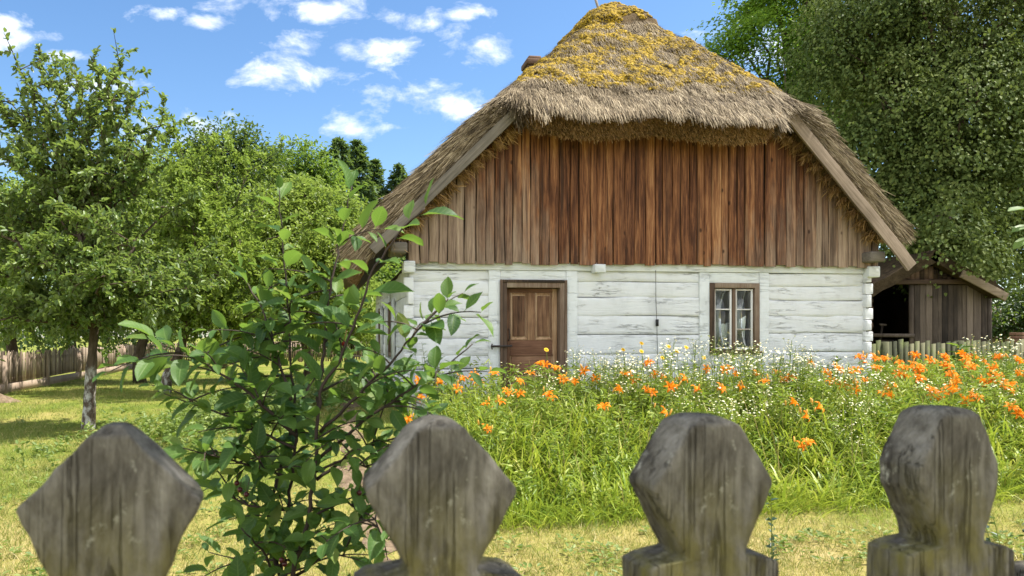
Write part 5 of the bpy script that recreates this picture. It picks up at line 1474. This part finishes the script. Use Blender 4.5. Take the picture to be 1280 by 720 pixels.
for i, (u, v, Y) in enumerate(FL):
    p = at(u, v, Y); 
    if house_mask(p[0], p[1]+.12): p = at(u, v, Y-.6)
    bz = gz(p[0], p[1])
    o = flea[i] if i < 7 else copy_tree(flea[i % 7])
    s = max(.55, min(1.25, (p[2]-bz)/.85)); o.location = (p[0], p[1], bz); o.scale = (s, s, s); o.rotation_euler = (0, 0, r_.uniform(0, 6.28))
    if u < 725: lb_, g_ = 'white flowered fleabane beside the cottage door in the flower bed', 'fleabane by the cottage door'
    elif u < 905: lb_, g_ = 'white flowered fleabane between door and window in the flower bed', 'fleabane between door and window'
    elif u < 1085: lb_, g_ = 'white flowered fleabane below the window and right wall of the cottage', 'fleabane below the window'
    else: lb_, g_ = 'white flowered fleabane among the massed orange daylilies at the bed end', 'fleabane at the right end of the bed'
    tag(o, lb_, 'fleabane', g_)

# ---- yellow daisies against the wall
def daisy(u, v, Y, label=None):
    p = at(u, v, Y); bx, by = p[0]+.04, p[1]-.05; bz = gz(bx, by); root = empty('yellow_daisy', (bx, by, bz))
    tag(root, label or 'tall yellow daisy in front of the white wall between door and window', 'daisy', None if label else 'yellow daisies along the wall')
    tip = p-np.array([bx, by, bz]); st = MB(); st.tube([(0, 0, 0), tip*[.2, .2, .5], tip], [.005, .004, .003], 5, cap=False)
    n = 14; t = rng.random(n)*.7+.1; V, f = leaf_arr(tip*t[:, None], np.stack([rng.normal(size=n), rng.normal(size=n), .5+0*t], 1), np.tile([0, 0, 1.], (n, 1)), .09, .03); st.add(V, f)
    st.build('stalk', M['leaf_herb'], root)
    h = MB(); m = 12; N = unit(np.array([[.2, -.7, .6]]))[0]; A = unit(np.cross(N, [1, .1, 0])[None])[0]; B = np.cross(N, A)
    for k in range(m):
        a = k/m*2*pi; d = A*cos(a)+B*sin(a); V, f = leaf_arr(tip[None], d[None], N[None], .036, .015); h.add(V, f)
    h.build('flower', M['yellowp'], root)
    c = MB(); th = np.linspace(0, pi/2, 4); c.tube(np.array([tip+N*.012*sin(t) for t in th]), np.maximum(.013*np.cos(th), .001), 8); c.build('flower_centre', M['brownc'], root)
for (u, v, Y) in ((802, 429, 10.4), (802, 439, 10.3), (836, 433, 10.5), (858, 434, 10.6), (779, 437, 10.4), (846, 439, 10.4), (828, 447, 10.2)): daisy(u, v, Y)
daisy(683, 437, 9.8, 'single tall yellow daisy in front of the old door'); daisy(880, 447, 10.5, 'yellow daisy just below the window sill'); daisy(705, 470, 9.6, 'low yellow daisy beside the door among orange daylilies')

# ---- silvery plants and other single plants
def leafy_plant(name, label, cat, u, v, Y, mat, n, L, wr, spread, group=None, stems=5, H=None):
    p = at(u, v, Y); bz = gz(p[0], p[1]); H = H or p[2]-bz; root = empty(name, (p[0], p[1], bz)); tag(root, label, cat, group)
    st = MB(); lv = MB()
    for k in range(stems):
        d = rng.normal(size=2)*spread; e = np.array([d[0], d[1], H*(.7+.3*rng.random())]); c = np.array([[0, 0, 0], e*[.4, .4, .5], e]); st.tube(c, [.006, .004, .002], 5, cap=False)
        m = n//stems; t = .12+.88*rng.random(m); P = np.stack([np.interp(t, [0, .5, 1], c[:, j]) for j in range(3)], 1)
        add_leaves(lv, P, np.stack([rng.normal(size=m), rng.normal(size=m), .5+0*t], 1), np.tile([0, 0, 1.], (m, 1))+rng.normal(size=(m, 3))*.3, L*(.6+.7*rng.random(m)), L*wr)
    st.build('stem', M['stalk'], root); lv.build('foliage', mat, root); return root
leafy_plant('silver_herb', 'silvery leaved herb at the left corner of the cottage', 'herb', 540, 425, 10.4, M['leaf_silver'], 260, .10, .22, .13, stems=9)
leafy_plant('silver_herb', 'taller silvery herb between cottage corner and left door post', 'herb', 562, 450, 10.3, M['leaf_silver'], 220, .10, .22, .12, stems=8)
leafy_plant('silver_herb', 'blue green herb below the right log wall', 'herb', 1040, 447, 11.0, M['leaf_rose'], 260, .11, .35, .14, stems=7)
leafy_plant('fern_sprig', 'green fern like sprig above the low mossy fence', 'plant', 1197, 424, 14.0, M['leaf_mid'], 90, .22, .25, .05, stems=2)
leafy_plant('rose_shoot', 'small bluish rose shoot on dry grass between third and fourth picket', 'shoot', 966, 612, 4.4, M['leaf_rose'], 46, .045, .62, .04, stems=2)
leafy_plant('rose_shoot', 'bluish rose shoot on dry grass at the right edge', 'shoot', 1272, 640, 4.0, M['leaf_rose'], 90, .045, .62, .10, stems=4)
# weeds on the lawn beside the trodden path
mb = MB(); n0 = 420
wx = rng.normal(size=n0)*.85-2.9; wy = 12.6+rng.normal(size=n0)*2.2; ok = (wy > 8.5) & (wx < -1.3) & ~((abs(wx+5.9) < .5) & (abs(wy-13.2) < .5)); wx, wy = wx[ok], wy[ok]; per = 40; n = len(wx)*per
hm = .12+.38*rng.random(len(wx)); t = rng.random(n)
P = np.column_stack([np.repeat(wx, per)+rng.normal(size=n)*.06, np.repeat(wy, per)+rng.normal(size=n)*.06, 0*t]); P[:, 2] = ground(P[:, 0], P[:, 1])+np.repeat(hm, per)*t
add_leaves(mb, P, np.stack([rng.normal(size=n), rng.normal(size=n), .5+0*t], 1), np.tile([0, 0, 1.], (n, 1))+rng.normal(size=(n, 3))*.4, .05+.05*rng.random(n), .022+.02*rng.random(n))
tag(mb.build('weed_cover', M['leaf_weed']), kind='stuff')
mb = MB(); n0 = 900
wy = 2.6*np.exp(rng.random(n0)*1.9); wx = (rng.random(n0)*1.6-.72)*(wy+1.0); ok = ~BED(wx, wy-.1) & ~house_mask(wx, wy+.1) & (vn(np.column_stack([wx, wy, 0*wx]), .8, 5.5) > .5); wx, wy = wx[ok], wy[ok]; per = 16; n = len(wx)*per
a = rng.random(n)*2*pi; rr = .10*np.sqrt(rng.random(n))
P = np.column_stack([np.repeat(wx, per)+rr*np.cos(a), np.repeat(wy, per)+rr*np.sin(a), 0*a]); P[:, 2] = ground(P[:, 0], P[:, 1])+.015+.05*rng.random(n)
add_leaves(mb, P, np.stack([np.cos(a), np.sin(a), .25+.3*rng.random(n)], 1), np.tile([0, 0, 1.], (n, 1))+rng.normal(size=(n, 3))*.25, .03+.035*rng.random(n), .018+.014*rng.random(n))
tag(mb.build('clover_cover', M['leaf_weed']), kind='stuff')
# twig of the roadside shrub reaching in at the right edge
tw = empty('hazel_shrub', (2.62, 2.55, gz(2.62, 2.55))); tag(tw, 'bright green shrub reaching in with a leafy twig at the right edge', 'shrub')
o_ = np.array(tw.location); st = MB(); lv = MB()
st.tube(np.array([(2.62, 2.55, -.1), (2.60, 2.52, .6), (2.5, 2.46, 1.3), at(1420, 330, 2.4)])-o_, [.016, .014, .010, .006], 7)
for e in ((2.75, 2.6, 2.3), (2.9, 2.4, 1.9), (2.5, 2.75, 2.1), (2.8, 2.8, 1.6)):
    q = curve((2.61, 2.53, .3), e, 9, .05, .08)-o_; st.tube(q, np.linspace(.010, .003, 9), 5)
    for i_ in range(26):
        p_ = q[rng.integers(3, 9)]; d_ = rnd_dirs(1)[0]; d_[2] = abs(d_[2])*.4; big_leaf(lv, p_+rng.normal(size=3)*.02, d_, np.array([.1, -.2, 1.]), .075, .04)
c = np.array([at(1420, 330, 2.4), at(1350, 300, 2.3), at(1300, 275, 2.25), at(1284, 262, 2.25)])-o_; st.tube(c, [.006, .004, .003, .002], 6); st.build('stem', M['twig'], tw)
for (u, v, du, dv, L) in ((1290, 264, -1, -.1, .075), (1292, 284, -1, .1, .07), (1292, 298, -1, .35, .07), (1310, 280, .1, -1, .06), (1330, 290, .2, 1, .06), (1345, 300, .3, -1, .06)):
    big_leaf(lv, at(u, v, 2.25)-o_, np.array([du, -.2, -dv]), np.array([.1, -.4, 1]), L, L*.5)
lv.build('foliage', M['leaf_sap'], tw, smooth=True)

scene.cycles.max_bounces = 8; scene.cycles.transparent_max_bounces = 8; scene.cycles.diffuse_bounces = 3
scene.cycles.use_denoising = True
